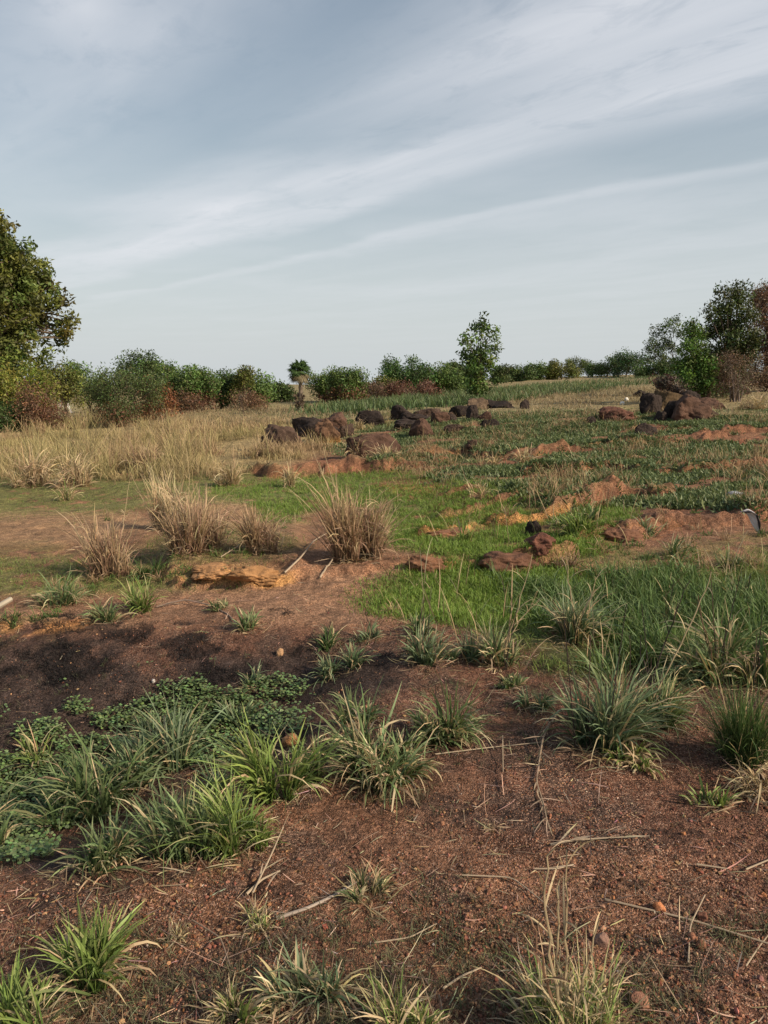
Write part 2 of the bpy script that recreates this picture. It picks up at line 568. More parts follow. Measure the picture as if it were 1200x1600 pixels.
def zones(px, py, x, y):
    n = (fbm(x * 1.1, y * 1.1, 4, 101) - .5) * 1.1
    z = {}
    pan = U(E(px, py, 560, 768, 190, 32, n), E(px, py, 700, 800, 150, 52, n), E(px, py, 800, 852, 150, 22, n),
            E(px, py, 920, 812, 70, 22, n), E(px, py, 450, 780, 70, 34, n))
    low = U(E(px, py, 730, 925, 135, 42, n * .6), E(px, py, 960, 945, 220, 70, n), E(px, py, 1180, 960, 190, 80, n), E(px, py, 1100, 1010, 240, 50, n))
    lowdry = U(E(px, py, 1010, 880, 140, 20, n), E(px, py, 900, 880, 60, 14, n))
    left = U(E(px, py, 70, 772, 280, 36, n), E(px, py, 330, 758, 150, 30, n), .7 * E(px, py, 100, 905, 230, 30, n), .7 * E(px, py, 330, 850, 120, 30, n))
    z['lawn'] = U(pan, low * (1 - .8 * lowdry), left * .8)
    z['bright'] = U(pan, E(px, py, 740, 925, 150, 42, n * 1.2, .7))
    nn = fbm(x * .9, y * 2.2, 5, 303)
    mound = ss(628, 650, py) * (1 - ss(775, 800, py)) * ss(-.15, .15, (px - 520 - (py - 690) * 2.0) / 400)
    z['mound'] = mound
    bk = np.zeros_like(px)
    yd = np.maximum(y, 1)
    crk = (fbm(x * 2.2, y * 2.2, 4, 31) - .5)
    for xs, ys_, rise, face, fall in BANKS[4:]:
        m = ss(xs[0] - 25, xs[0] + 5, px) * (1 - ss(xs[-1] - 5, xs[-1] + 25, px))
        ln = np.interp(px, xs, ys_) + crk * (22 if ys_[0] > 800 else 10)
        hp = rise * .7 * F / yd
        bk = np.maximum(bk, m * ss(-hp * .35 - 2, 1, ln - py) * (1 - ss(hp * .9, hp * 1.3 + 2, ln - py)))
    z['bank'] = bk * ss(.36, .48, fbm(x * 2.5, y * 2.5, 3, 78))
    z['weed'] = mound * ss(.34, .48, nn) * (1 - z['lawn']) * (1 - .9 * z['bank'])
    z['straw'] = (1 - ss(725, 765, py + n * 50)) * (1 - ss(0, .25, (px - 330 - (760 - py) * 2.2) / 400)) * ss(600, 640, py)
    z['far'] = 1 - ss(640, 665, py + n * 10)
    z['burnt'] = U(E(px, py, 170, 1110, 330, 100, n), E(px, py, 470, 1060, 190, 42, n), E(px, py, 40, 1180, 260, 120, n),
                   E(px, py, 110, 1325, 150, 30, n)) * ss(.30, .5, fbm(x * 3.1, y * 3.1, 4, 55) + .12)
    z['char'] = ss(.55, .85, fbm(x * 8, y * 8, 5, 57) * 2.2 - .95 + U(E(px, py, 210, 990, 40, 14, n, .9), E(px, py, 100, 1035, 28, 28, n, .9), E(px, py, 40, 1022, 25, 12, n, .9), E(px, py, 95, 975, 38, 11, n, .9),
                  E(px, py, 20, 1048, 16, 14, n, .9), E(px, py, 300, 1010, 45, 16, n, .9), E(px, py, 150, 1040, 20, 10, n, .9), E(px, py, 340, 1050, 50, 12, n, .9)))
    z['moss'] = U(E(px, py, 1060, 880, 260, 26, n), E(px, py, 1180, 850, 90, 20, n), E(px, py, 40, 900, 200, 46, n), E(px, py, 210, 900, 110, 35, n), E(px, py, 20, 985, 90, 22, n)) * .7
    z['tan'] = U(E(px, py, 60, 820, 260, 32, n), E(px, py, 370, 800, 120, 40, n)) * .9
    z['pale'] = U(E(px, py, 470, 930, 230, 42, n), E(px, py, 80, 965, 160, 16, n), E(px, py, 620, 900, 120, 16, n))
    z['clay'] = U(E(px, py, 350, 896, 95, 16, n * .6), E(px, py, 425, 905, 30, 12, n), E(px, py, 680, 880, 50, 12, n), E(px, py, 850, 804, 90, 18, n * .6), E(px, py, 700, 822, 40, 11, n)) 
    z['red'] = U(E(px, py, 810, 865, 60, 18, n), E(px, py, 640, 757, 55, 9, n), E(px, py, 735, 780, 50, 11, n), E(px, py, 820, 727, 90, 8, n),
                 E(px, py, 1000, 830, 110, 16, n), E(px, py, 1130, 790, 120, 14, n), E(px, py, 1080, 748, 90, 8, n), E(px, py, 560, 726, 110, 9, n),
                 E(px, py, 1100, 668, 130, 14, n), E(px, py, 620, 668, 50, 9, n), E(px, py, 960, 648, 55, 8, n), E(px, py, 1050, 700, 90, 9, n))
    z['red'] = z['red'] * (1 - .7 * z['moss'])
    z['dark'] = U(E(px, py, 1060, 812, 150, 10, n), E(px, py, 880, 772, 90, 8, n), E(px, py, 950, 792, 60, 7, n), E(px, py, 1080, 775, 90, 5, n))  # shade of the gully and bank overhangs, put into the soil colour
    return z


def mixv(a, b, m):
    return a + (b - a) * m[..., None]


def ground_colour(px, py, x, y, steep):
    z = zones(px, py, x, y)
    n = fbm(x * 1.7, y * 1.7, 5, 201)
    n2 = fbm(x * 6, y * 6, 4, 211)
    c = np.zeros(px.shape + (3,)) + np.array([.128, .065, .045])
    c = mixv(c, np.array([.175, .092, .058]) + c * 0, ss(.46, .62, n) * .9)
    c = mixv(c, np.array([.078, .052, .042]) + c * 0, ss(.48, .62, n2) * .75)
    mid = 1 - ss(930, 1010, py)
    c = mixv(c, np.array([.25, .135, .08]) + c * 0, mid * .85)
    K = lambda r, g, b: np.array([r, g, b]) + c * 0
    c = mixv(c, K(.34, .22, .125), z['tan'] * .8)
    c = mixv(c, K(.30, .175, .11), z['pale'] * .9)
    c = mixv(c, K(.17, .165, .06), z['moss'] * ss(.3, .5, n2) * .85)
    c = mixv(c, K(.30, .24, .12), z['straw'] * .8)
    c = mixv(c, K(.12, .17, .05), z['lawn'] * .8 * ss(.2, .45, n2))
    c = mixv(c, K(.11, .14, .06), z['weed'] * .75)
    c = mixv(c, K(.22, .19, .10), z['far'] * .8)
    c = mixv(c, K(.21, .098, .06), z['red'] * .75)
    c = mixv(c, K(.045, .034, .031), z['burnt'] * .92)
    c = mixv(c, K(.018, .015, .015), z['char'] * .62)
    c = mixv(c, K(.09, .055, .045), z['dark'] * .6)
    st = ss(.45, .9, steep)
    bc = K(.20, .085, .05)
    bc = mixv(bc, K(.36, .18, .075), ss(.45, .62, fbm(x * 1.2, y * 1.2, 3, 90)))
    bc = mixv(bc, K(.09, .05, .04), ss(.5, .62, fbm(x * 7, y * 7, 3, 91)))
    c = mixv(c, bc, z['bank'] * .8)
    c = mixv(c, K(.22, .11, .065), st * mid * .6)
    c = mixv(c, K(.42, .225, .09), z['clay'] * (.35 + .6 * st))
    return np.clip(c, .01, .8), z


rows = np.concatenate([np.linspace(2100, 1000, 620), np.linspace(1000, 640, 800)[1:], np.linspace(640, 604, 90)[1:]])
# row distance on the untilted plane seen at that picture row
def row_y(py):
    b = (800 - py) / F
    return EYE * (CP + b * SP) / (SP - b * CP)
ys = row_y(rows)
ys = np.concatenate([[-60, -30, -15, -8, -4, -2, -1, -.3, .1], [v for v in (.35,) if v < ys[0]], ys])
far = ys[-1] * 1.18 ** np.arange(1, 18)
ys = np.concatenate([ys, far])
uu = np.linspace(-.66, .66, 820)
side = .66 + np.cumsum(.006 * 1.24 ** np.arange(1, 30))
uu = np.concatenate([-side[::-1], uu, side])
wid = np.maximum(ys, .9)
XX = uu[None, :] * wid[:, None]
YY = np.repeat(ys[:, None], len(uu), 1)
ZZ = H(XX, YY)
PX, PY = project(XX, np.maximum(YY, .3), ZZ)
gz0 = np.gradient(ZZ, axis=0) / (np.gradient(YY, axis=0) + 1e-9)
gz1 = np.gradient(ZZ, axis=1) / (np.gradient(XX, axis=1) + 1e-9)
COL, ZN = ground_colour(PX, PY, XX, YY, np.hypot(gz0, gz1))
nr, ncx = XX.shape
idx = np.arange(nr * ncx).reshape(nr, ncx)
Fg = np.stack([idx[:-1, :-1], idx[:-1, 1:], idx[1:, 1:], idx[1:, :-1]], -1).reshape(-1, 4)
ground = raw('ground', np.stack([XX, YY, ZZ], -1).reshape(-1, 3), [Fg], ground_mat(), COL.reshape(-1, 3), smooth=True)
grit = ground.data.attributes.new('grit', 'FLOAT', 'POINT')
gv = (.3 + .7 * ss(.38, .6, fbm(XX * 1.4, YY * 1.4, 4, 151))) * (1 - .85 * ZN['lawn']) * (1 - .6 * ZN['pale']) * (1 - .7 * ZN['burnt']) * (1 - ss(6, 14, YY)) * (1 - .9 * ZN['char'])
grit.data.foreach_set('value', gv.ravel().astype(np.float32))
tag(ground, 'red-brown gravelly soil rising gently to the right, burnt dark in a hollow', 'ground', kind='structure')
#PARTS
# ------------------------------------------------------------------ ground cover (uncountable)
def scatter(n, key, y0, y1, x0=-230, x1=1430, thr=None, pw=1.0):
    px = R.uniform(x0, x1, n)
    py = y0 + (y1 - y0) * R.uniform(0, 1, n) ** pw
    X, Y, Z = at(px, py)
    z = zones(px, py, X, Y)
    m = key(z, px, py, X, Y)
    k = R.uniform(0, 1, n) < m
    return px[k], py[k], X[k], Y[k], Z[k]


def vary(c, n, s=.2):
    c = np.asarray(c, float)
    return np.clip(c[None, :] * (1 + R.normal(0, s, (n, 1))) * (1 + R.normal(0, s * .3, (n, 3))), .004, .9)


def blades_at(X, Y, Z, L, Wd, c0, c1, lean=(0, .6), curve=(.1, .9), n=3, s=.22, **k):
    N = len(X)
    P0 = np.stack([X, Y, Z - .004], 1)
    return ribbons(P0, R.uniform(0, 2 * np.pi, N), R.uniform(*lean, N), L * R.uniform(.55, 1.2, N), Wd, R.uniform(*curve, N),
                   vary(c0, N, s), vary(c1, N, s), n, **k)


def clumps(X, Y, Z, per, rad):
    """a clump of blades round every point; returns spread positions and the clump's own random value"""
    N = len(X)
    rep = np.repeat(np.arange(N), per)
    r = rad * np.sqrt(R.uniform(0, 1, N * per))
    a = R.uniform(0, 2 * np.pi, N * per)
    x, y = X[rep] + r * np.cos(a), Y[rep] + r * np.sin(a)
    return x, y, H(x, y), R.uniform(0, 1, N)[rep]


G1, G2 = (.09, .155, .028), (.23, .33, .065)
px, py, X, Y, Z = scatter(400000, lambda z, px, py, X, Y: ss(.1, 1.0, z['bright']) * ss(.24, .46, .5 * fbm(X * 5, Y * 5, 3, 61) + .5 * fbm(X * 1.2, Y * 1.2, 3, 68)) * (py > 700), 728, 990, pw=.9)
L = .045 + .03 * fbm(X * 2, Y * 2, 3, 62)
v, f, c = blades_at(X, Y, Z, L, .0035 + Y * .0002, G1, G2, (.0, .9), (0, .9), 2)
tag(raw('short_lawn_grass', v, [f], M_BLADE, c), 'bright green short grass carpeting the shallow pans', 'grass', kind='stuff')

px, py, X, Y, Z = scatter(120000, lambda z, px, py, X, Y: z['lawn'] * (1 - z['bright']) * ss(.28, .5, fbm(X * 4, Y * 4, 3, 63)), 730, 1120)
L = .05 + .09 * ss(700, 1000, px) * fbm(X * 2, Y * 2, 3, 64)
v, f, c = blades_at(X, Y, Z, L, .0035 + Y * .00018, (.085, .125, .03), (.20, .26, .065), (.0, .9), (0, 1.0), 3)
tag(raw('meadow_grass', v, [f], M_BLADE, c), 'mid green grass spread round the pans and the left flat', 'grass', kind='stuff')

# rank coarse grass on the right
px, py, X, Y, Z = scatter(1500, lambda z, px, py, X, Y: ss(.42, .55, fbm(X * 1.6, Y * 1.6, 4, 65)) * ss(.25, .6, z['lawn']) * ss(780, 900, px - (py - 1000) * .3), 895, 1085, 700, 1450)
x, y, zz, rv = clumps(X, Y, Z, 22, .09)
v, f, c = blades_at(x, y, zz, .12 + .1 * rv, .0065, (.05, .09, .025), (.16, .235, .085), (.0, .9), (.1, 1.4), 4)
tag(raw('coarse_meadow_grass', v, [f], M_BLADE, c), 'rank green grass standing on the right behind the big tussock', 'grass', kind='stuff')

# low weeds over the stony rise
px, py, X, Y, Z = scatter(50000, lambda z, px, py, X, Y: z['weed'], 640, 800, 380, 1430)
x, y, zz, rv = clumps(X, Y, Z, 7, .10)
rc = rv[:, None]
c0 = np.array([.065, .10, .042]) * (1 - rc) + np.array([.14, .165, .07]) * rc
v, f, c = ribbons(np.stack([x, y, zz], 1), R.uniform(0, 6.28, len(x)), R.uniform(.2, 1.3, len(x)), R.uniform(.04, .10, len(x)), R.uniform(.012, .026, len(x)), .4, c0 * R.uniform(.6, 1.4, (len(x), 1)), c0 * R.uniform(.9, 1.9, (len(x), 1)), 2)
tag(raw('low_weeds', v, [f], M_LEAF, c), 'low leafy grey-green weeds covering the stony rise', 'weeds', kind='stuff')

# dead stubble between the weeds
px, py, X, Y, Z = scatter(6000, lambda z, px, py, X, Y: z['mound'] * ss(.45, .6, fbm(X * .8, Y * .8, 3, 93)) * .8, 640, 790, 380, 1430)
x, y, zz, rv = clumps(X, Y, Z, 7, .08)
v, f, c = blades_at(x, y, zz, .10 + .22 * rv ** 2, .008, (.20, .13, .075), (.40, .30, .17), (.0, .8), (0, .9), 2)
tag(raw('dead_stubble', v, [f], M_STRAW, c), 'short dead tan stubble scattered among the weeds', 'dry grass', kind='stuff')

# tall straw-coloured field on the left
px, py, X, Y, Z = scatter(5600, lambda z, px, py, X, Y: z['straw'] * ss(.36, .52, fbm(X * .6, Y * .6, 3, 94)), 660, 752, -260, 620)
x, y, zz, rv = clumps(X, Y, Z, 16, .17)
rc = rv[:, None]
c0 = np.array([.25, .175, .10]) * (1 - rc) + np.array([.21, .19, .085]) * rc
c1 = np.array([.56, .43, .22]) * (1 - rc) + np.array([.38, .32, .15]) * rc
pt = fbm(x * .22, y * .22, 3, 141)
pk = ss(.5, .62, fbm(x * .3, y * .3, 3, 142))[:, None] * .6
c0 = c0 * (1 - pk) + np.array([.24, .14, .095]) * pk
c1 = c1 * (1 - pk) + np.array([.46, .31, .21]) * pk
Lh = (.10 + .36 * rv ** 1.6 + .22 * (rv > .94)) * (.4 + 1.1 * ss(.3, .7, pt)) * (1 - .55 * ss(250, 480, 600 + F * x / y))
v, f, c = ribbons(np.stack([x, y, zz], 1), R.uniform(0, 6.28, len(x)), R.uniform(0, .5, len(x)), Lh * R.uniform(.6, 1.25, len(x)), .006 + y * .0003, R.uniform(.1, .9, len(x)),
                  c0 * R.uniform(.7, 1.3, (len(x), 1)), c1 * R.uniform(.7, 1.3, (len(x), 1)), 3)
tag(raw('tall_straw_grass', v, [f], M_STRAW, c), 'tall straw-coloured grass filling the field on the left', 'dry grass', kind='stuff')

# beige dry grass and dark bank foot farther off
px, py, X, Y, Z = scatter(9000, lambda z, px, py, X, Y: np.clip(.2 + E(px, py, 880, 618, 230, 14) + E(px, py, 330, 652, 260, 14), 0, 1) * (1 - ss(640, 660, py) * ss(420, 520, px)) * (1 - .8 * E(px, py, 1090, 635, 130, 26)), 606, 668, -200, 1430)
x, y, zz, rv = clumps(X, Y, Z, 10, .35)
v, f, c = blades_at(x, y, zz, np.where(y > 38, .22, .10) + .16 * rv, .02, (.20, .15, .09), (.34, .27, .165), (0, .8), (0, .8), 2)
tag(raw('distant_dry_grass', v, [f], M_STRAW, c), 'pale beige dry grass beyond the boulders', 'dry grass', kind='stuff')

# standing green crop
def cropmask(z, px, py, X, Y):
    top = np.interp(px, [430, 560, 700, 800, 1000, 1100], [644, 633, 617, 606, 590, 586])
    bot = np.interp(px, [430, 560, 700, 800, 1000, 1100], [650, 648, 636, 628, 603, 598])
    return ss(-3, 1, py - top) * (1 - ss(-2, 3, py - bot)) * (.35 + .65 * ss(.38, .6, fbm(X * .15, Y * .15, 3, 71))) * ss(430, 620, px)
px, py, X, Y, Z = scatter(60000, cropmask, 588, 652, 430, 1090)
v, f, c = blades_at(X, Y, Z, .5, .045, (.05, .09, .03), (.13, .17, .075), (0, .5), (.1, 1.0), 3)
tag(raw('field_crop', v, [f], M_BLADE, c), 'green standing crop in a strip beyond the boulders', 'crop', kind='stuff')

# clover in the hollow
px, py, X, Y, Z = scatter(15000, lambda z, px, py, X, Y: ss(.42, .5, U(E(px, py, 345, 1130, 105, 45), E(px, py, 250, 1120, 50, 26), E(px, py, 60, 1240, 130, 60), E(px, py, 30, 1325, 60, 26),
             E(px, py, 430, 1080, 50, 18), E(px, py, 450, 1130, 38, 18), E(px, py, 290, 1080, 40, 12), E(px, py, 300, 1180, 60, 24), E(px, py, 200, 1130, 60, 16), E(px, py, 120, 1110, 22, 10), E(px, py, 60, 1150, 40, 16), E(px, py, 140, 1170, 60, 14)) - .35 * fbm(X * 7, Y * 7, 3, 66) + .12)
             + .05 * E(px, py, 170, 1120, 330, 90) * (fbm(X * 9, Y * 9, 2, 67) > .6), 1040, 1400, -200, 560)
N = len(X)
hh = R.uniform(.008, .05, N)
st = []
for k in range(3):
    az = R.uniform(0, 6.28, N) if k == 0 else az + 2.09
    P0 = np.stack([X + .006 * np.cos(az), Y + .006 * np.sin(az), Z + hh], 1)
    g0 = vary((.13, .185, .075), N, .3) * (.7 + .6 * fbm(X * 6, Y * 6, 3, 69))[:, None]
    st.append(ribbons(P0, az, R.uniform(1.1, 1.6, N), R.uniform(.012, .02, N), R.uniform(.012, .019, N), .25, g0, g0 * 1.35, 2, twist=.0, tip=.55, basew=.35))
P0 = np.stack([X, Y, Z - .002], 1)
st.append(ribbons(P0, az, .05, hh, .0015, .1, (.10, .12, .05), (.10, .15, .05), 2))
v, f, c = join(st)
tag(raw('clover', v, f, M_LEAF, c), 'small round-leaved clover creeping over the burnt hollow', 'clover', kind='stuff')

px, py, X, Y, Z = scatter(900, lambda z, px, py, X, Y: (1 - z['bright']) * (1 - z['burnt']) * ss(.5, .62, fbm(X * .9, Y * .9, 3, 84)), 770, 1000)
x, y, zz, rv = clumps(X, Y, Z, 26, .05)
rc = (rv[:, None] > .65) * 1.
c0 = np.array([.07, .11, .03]) * (1 - rc) + np.array([.26, .18, .11]) * rc
v, f, c = ribbons(np.stack([x, y, zz], 1), R.uniform(0, 6.28, len(x)), R.uniform(0, 1., len(x)), R.uniform(.03, .11, len(x)) * (.5 + rv), .006, R.uniform(0, 1.4, len(x)), c0 * R.uniform(.6, 1.3, (len(x), 1)), c0 * R.uniform(1.2, 2.3, (len(x), 1)), 3)
tag(raw('flat_tufts', v, [f], M_BLADE, c), 'tiny green and tan tufts peppering the open flat', 'grass', kind='stuff')

# withered sprigs and litter over the bare soil
def bare(z, px, py, X, Y):
    return (1 - z['lawn']) * (1 - .8 * z['burnt']) * ss(.38, .6, fbm(X * 1.3, Y * 1.3, 3, 81))
px, py, X, Y, Z = scatter(3600, bare, 1010, 1640)
x, y, zz, rv = clumps(X, Y, Z, 14, .022)
rc = rv[:, None]
c0 = np.array([.11, .085, .06]) * (1 - rc) + np.array([.09, .11, .05]) * rc
v, f, c = ribbons(np.stack([x, y, zz], 1), R.uniform(0, 6.28, len(x)), R.uniform(.1, 1.3, len(x)), R.uniform(.012, .045, len(x)), .0018, R.uniform(0, .8, len(x)), c0 * R.uniform(.5, 1.3, (len(x), 1)), c0 * R.uniform(.9, 2.2, (len(x), 1)), 2)
tag(raw('withered_sprigs', v, [f], M_STRAW, c), 'tiny grey withered sprigs dotted over the bare soil', 'dry grass', kind='stuff')

px, py, X, Y, Z = scatter(17000, lambda z, px, py, X, Y: (.3 + .75 * ss(.4, .6, fbm(X * 1.5, Y * 1.5, 3, 82))) * (1 - .7 * z['bright']) * (1 - .75 * z['burnt']), 870, 1640)
N = len(X)
c0 = vary((.36, .27, .19), N, .4)
v, f, c = ribbons(np.stack([X, Y, Z + .004], 1), R.uniform(0, 6.28, N), R.uniform(1.3, 1.62, N), np.clip(R.exponential(.034, N), .008, .2), R.uniform(.001, .0032, N), R.normal(0, .4, N), c0, c0 * .95, 4, tip=.5)
tag(raw('straw_litter', v, [f], M_STRAW, c), 'loose bits of pale straw lying on the soil', 'plant litter', kind='stuff')


def ico(sub):
    import bmesh
    b = bmesh.new()
    bmesh.ops.create_icosphere(b, subdivisions=sub, radius=1)
    b.verts.ensure_lookup_table()
    v = np.array([q.co[:] for q in b.verts])
    f = np.array([[q.index for q in p.verts] for p in b.faces])
    b.free()
    return v, f


IV, IF = ico(1)
px, py, X, Y, Z = scatter(42000, lambda z, px, py, X, Y: (.2 + .8 * ss(.4, .62, fbm(X * 2, Y * 2, 3, 83))) * (1 - z['lawn']) * (1 - .6 * z['burnt']), 900, 1640, pw=.8)
N = len(X)
sz = np.clip(R.exponential(.0013, N) + .0013, 0, .0075)
a = R.uniform(0, 6.28, N)
sc = sz[:, None] * R.uniform(.5, 1.5, (N, 3))
vv = IV[None] * sc[:, None, :] * (1 + R.normal(0, .22, (N, len(IV), 1)))
vx = vv[..., 0] * np.cos(a)[:, None] - vv[..., 1] * np.sin(a)[:, None]
vy = vv[..., 0] * np.sin(a)[:, None] + vv[..., 1] * np.cos(a)[:, None]
V = np.stack([vx + X[:, None], vy + Y[:, None], vv[..., 2] * .8 + Z[:, None] + sz[:, None] * .3], -1).reshape(-1, 3)
Fp = (IF[None] + (np.arange(N) * len(IV))[:, None, None]).reshape(-1, 3)
pc = np.where(R.uniform(0, 1, (N, 1)) < .55, vary((.19, .085, .05), N, .3), vary((.26, .14, .085), N, .3))
pc = np.where((R.uniform(0, 1, (N, 1)) < .02) & (sz[:, None] < .004), vary((.42, .35, .28), N, .15), pc)
M_STONE = solid_mat('pebble', .4, 120, .9, .004)
tag(raw('gravel', V, [Fp], M_STONE, np.repeat(pc, len(IV), 0)), 'rust-coloured gravel strewn over the bare soil', 'gravel', kind='stuff')

px, py, X, Y, Z = scatter(1500, lambda z, px, py, X, Y: ss(.4, .6, fbm(X * .7, Y * .7, 3, 131)) * ss(380, 520, px + (800 - py)), 690, 1060)
N = len(X)
v, f, c = blades_at(X, Y, Z, R.uniform(.12, .42, N), .0035 + Y * .0004, (.28, .20, .12), (.50, .40, .24), (0, .45), (0, 1.1), 5)
tag(raw('scattered_dry_stems', v, [f], M_STRAW, c), 'thin pale dry stems standing singly over the pans and the rise', 'dry grass', kind='stuff')
px, py, X, Y, Z = scatter(5000, lambda z, px, py, X, Y: np.clip(z['char'] * 2 + .12 * z['burnt'], 0, 1), 950, 1200, -200, 620)
x, y, zz, rv = clumps(X, Y, Z, 9, .035)
v, f, c = blades_at(x, y, zz, .04, .003, (.012, .01, .01), (.02, .016, .015), (.1, 1.3), (0, .8), 2)
tag(raw('charred_stubble', v, [f], M_STRAW, c), 'black charred stubs of grass on the burnt slope', 'burnt grass', kind='stuff')

# ------------------------------------------------------------------ tussocks
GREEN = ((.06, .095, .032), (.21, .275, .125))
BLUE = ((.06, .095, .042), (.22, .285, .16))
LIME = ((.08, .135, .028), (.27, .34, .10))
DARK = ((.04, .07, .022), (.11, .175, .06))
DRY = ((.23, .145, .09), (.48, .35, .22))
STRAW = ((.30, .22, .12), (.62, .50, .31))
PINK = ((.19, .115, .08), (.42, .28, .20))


def tussock(label, bx, by, w, h, pal=GREEN, n=220, old=.15, wide=.008, name='grass_tussock', cat='grass tussock', charred=0,
            droop=1.0, oldpal=STRAW, spread=.42, group=None, stalks=(), lean0=0.):
    dryish = old > .55
    wide = wide * (.9 if dryish else 1.1)
    n = int(n * (1.5 if dryish else 1.25))
    h = h * (1 if dryish else .93)
    if not dryish:
        old = old * 1.1 + .03
    o = P(bx, by)
    D = math.hypot(o.x, o.y, )
    k = math.sqrt(D * D + (EYE - o.z) ** 2) / F
    rw, hh = w * .5 * k, h * k
    spread = max(spread, .55) if dryish else .5
    ns = int(3 + w / (28 if dryish else 40))
    sr = rw * spread * np.sqrt(R.uniform(0, 1, ns))
    sa_ = R.uniform(0, 6.28, ns)
    sxy = np.stack([sr * np.cos(sa_), sr * np.sin(sa_) * .8], 1)
    sh = R.uniform(.42, 1.05, ns)
    sh[0] = 1.1
    sl_ = R.normal(0, .22, (ns, 2))
    si = R.integers(0, ns, n)
    rr0 = rw * spread * (.38 if dryish else .32) * np.sqrt(R.uniform(0, 1, n))
    a = R.uniform(0, 2 * np.pi, n)
    ox, oy = sxy[si, 0] + rr0 * np.cos(a), sxy[si, 1] + rr0 * np.sin(a)
    x, y = o.x + ox, o.y + oy
    r = np.minimum(np.hypot(ox, oy), rw * spread)
    a = np.arctan2(oy + sl_[si, 1] * rw, ox + sl_[si, 0] * rw)
    z = H(x, y)
    side = rw * (1 - spread)
    lm = min(1.25, math.atan2(side, hh) * 1.5)
    az = np.where(R.uniform(0, 1, n) < (.55 if dryish else .68), a + R.normal(0, .6, n), R.uniform(0, 6.28, n))
    le = np.abs(R.normal(0, .55, n)) * lm * (.35 + .65 * r / (rw * spread + 1e-6)) + .03
    if o.y < 2.3:
        hh *= .85
        wide *= .85
    L = np.hypot(hh, side * np.sin(le)) * R.uniform(.35 if dryish else .5, 1.18, n) * sh[si]
    isold = R.uniform(0, 1, n) < old
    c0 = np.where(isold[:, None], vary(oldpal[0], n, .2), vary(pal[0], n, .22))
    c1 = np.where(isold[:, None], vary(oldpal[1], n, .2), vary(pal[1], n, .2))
    yt = (R.uniform(0, 1, n) < .10)[:, None]
    c1 = np.where(yt, c1 * .4 + np.array(STRAW[1]) * .6, c1)
    cu = R.uniform(.15, 1.5, n) * droop * (1.0 if dryish else 1.12) + isold * R.uniform(0, .9, n) * droop
    cu = cu + (R.uniform(0, 1, n) < .12) * R.uniform(.5, 1.6, n)
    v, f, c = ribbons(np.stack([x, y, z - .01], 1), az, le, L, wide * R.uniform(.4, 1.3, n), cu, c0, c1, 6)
    parts = [(v, f, c)]
    # a skirt of dead leaves lying out over the soil
    m = int(n * old * .45) + 3
    a2 = R.uniform(0, 6.28, m)
    x2, y2 = o.x + rw * spread * .7 * np.cos(a2), o.y + rw * spread * .7 * np.sin(a2)
    parts.append(ribbons(np.stack([x2, y2, H(x2, y2) + .003], 1), a2 + R.normal(0, .3, m), R.uniform(.8, 1.35, m), R.uniform(.3, .9, m) * (side + .02), wide * .7,
                         R.uniform(.1, .9, m), vary(DRY[0], m), vary(oldpal[1], m), 5))
    if dryish:
        m = int(n * .45)
        jj = R.integers(0, n, m)
        q0 = np.stack([x[jj] * .6 + o.x * .4, y[jj] * .6 + o.y * .4, z[jj] + hh * R.uniform(0, .55, m)], 1) + R.normal(0, rw * .18, (m, 3)) * np.array([1, 1, .2])
        q0[:, 2] = np.maximum(q0[:, 2], z[jj])
        parts.append(ribbons(q0, R.uniform(0, 6.28, m), R.uniform(.1, 1.9, m), R.uniform(.15, .5, m) * hh, wide * .8, R.uniform(-.6, 1.2, m), vary(pal[0], m), vary(oldpal[1], m, .25), 4))
    if D < 7:
        m = int(n * .35)
        rr1 = rw * spread * R.uniform(.2, 1.5, m)
        aa = R.uniform(0, 6.28, m)
        x3, y3 = o.x + rr1 * np.cos(aa), o.y + rr1 * np.sin(aa)
        parts.append(ribbons(np.stack([x3, y3, H(x3, y3) + .003], 1), R.uniform(0, 6.28, m), R.uniform(1.1, 1.6, m), R.uniform(.02, .12, m), .0035, R.normal(.1, .3, m), vary((.26, .19, .12), m, .35), vary((.36, .28, .18), m, .3), 4))
    v, fs, c = join(parts)
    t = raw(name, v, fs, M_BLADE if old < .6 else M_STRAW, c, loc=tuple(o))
    tag(t, label, cat, group)
    for i in range(charred):
        a1, rr = R.uniform(0, 6.28), rw * .5 * R.uniform(0, 1)
        q = Vector((o.x + rr * math.cos(a1), o.y + rr * math.sin(a1), 0))
        q.z = float(H(q.x, q.y))
        hs = hh * R.uniform(.7, 1.6)
        dx, dy = R.normal(0, .12, 2)
        tt = np.linspace(0, 1, 5)[:, None]
        pts = np.array(q) + tt * np.array([dx * hs, dy * hs, hs]) + np.sin(tt * 5) * R.normal(0, .006, 3)
        v, f, c = tube(pts, np.linspace(.0032, .0016, 5), ((.03, .022, .018) if i % 2 else (.07, .045, .032)), 5)
        raw('stalk', v, [f], M_BARK, c, parent=t, loc=tuple(q))
    for (sx, sy, bend, kind) in stalks:
        # a dry flowering stalk whose tip is seen at (sx, sy)
        tip = at_depth(sx, sy, o.y + R.uniform(-.05, .05))
        tt = np.linspace(0, 1, 14)[:, None]
        b0 = np.array(o)
        ctl = b0 + (np.array(tip) - b0) * .5 + np.array([bend * .15, 0, abs(bend) * .22])
        pts = (1 - tt) ** 2 * b0 + 2 * tt * (1 - tt) * ctl + tt ** 2 * np.array(tip)
        pts = pts + np.concatenate([np.zeros((1, 3)), R.normal(0, .003, (13, 3))])
        colr = {'straw': (.46, .36, .22), 'char': (.05, .035, .03), 'brown': (.22, .13, .08)}[kind]
        v, f, c = tube(pts, np.linspace(.0042, .0016, 14), colr, 5)
        ps = [(v, f, c)]
        m = 5
        ii = R.integers(3, 13, m)
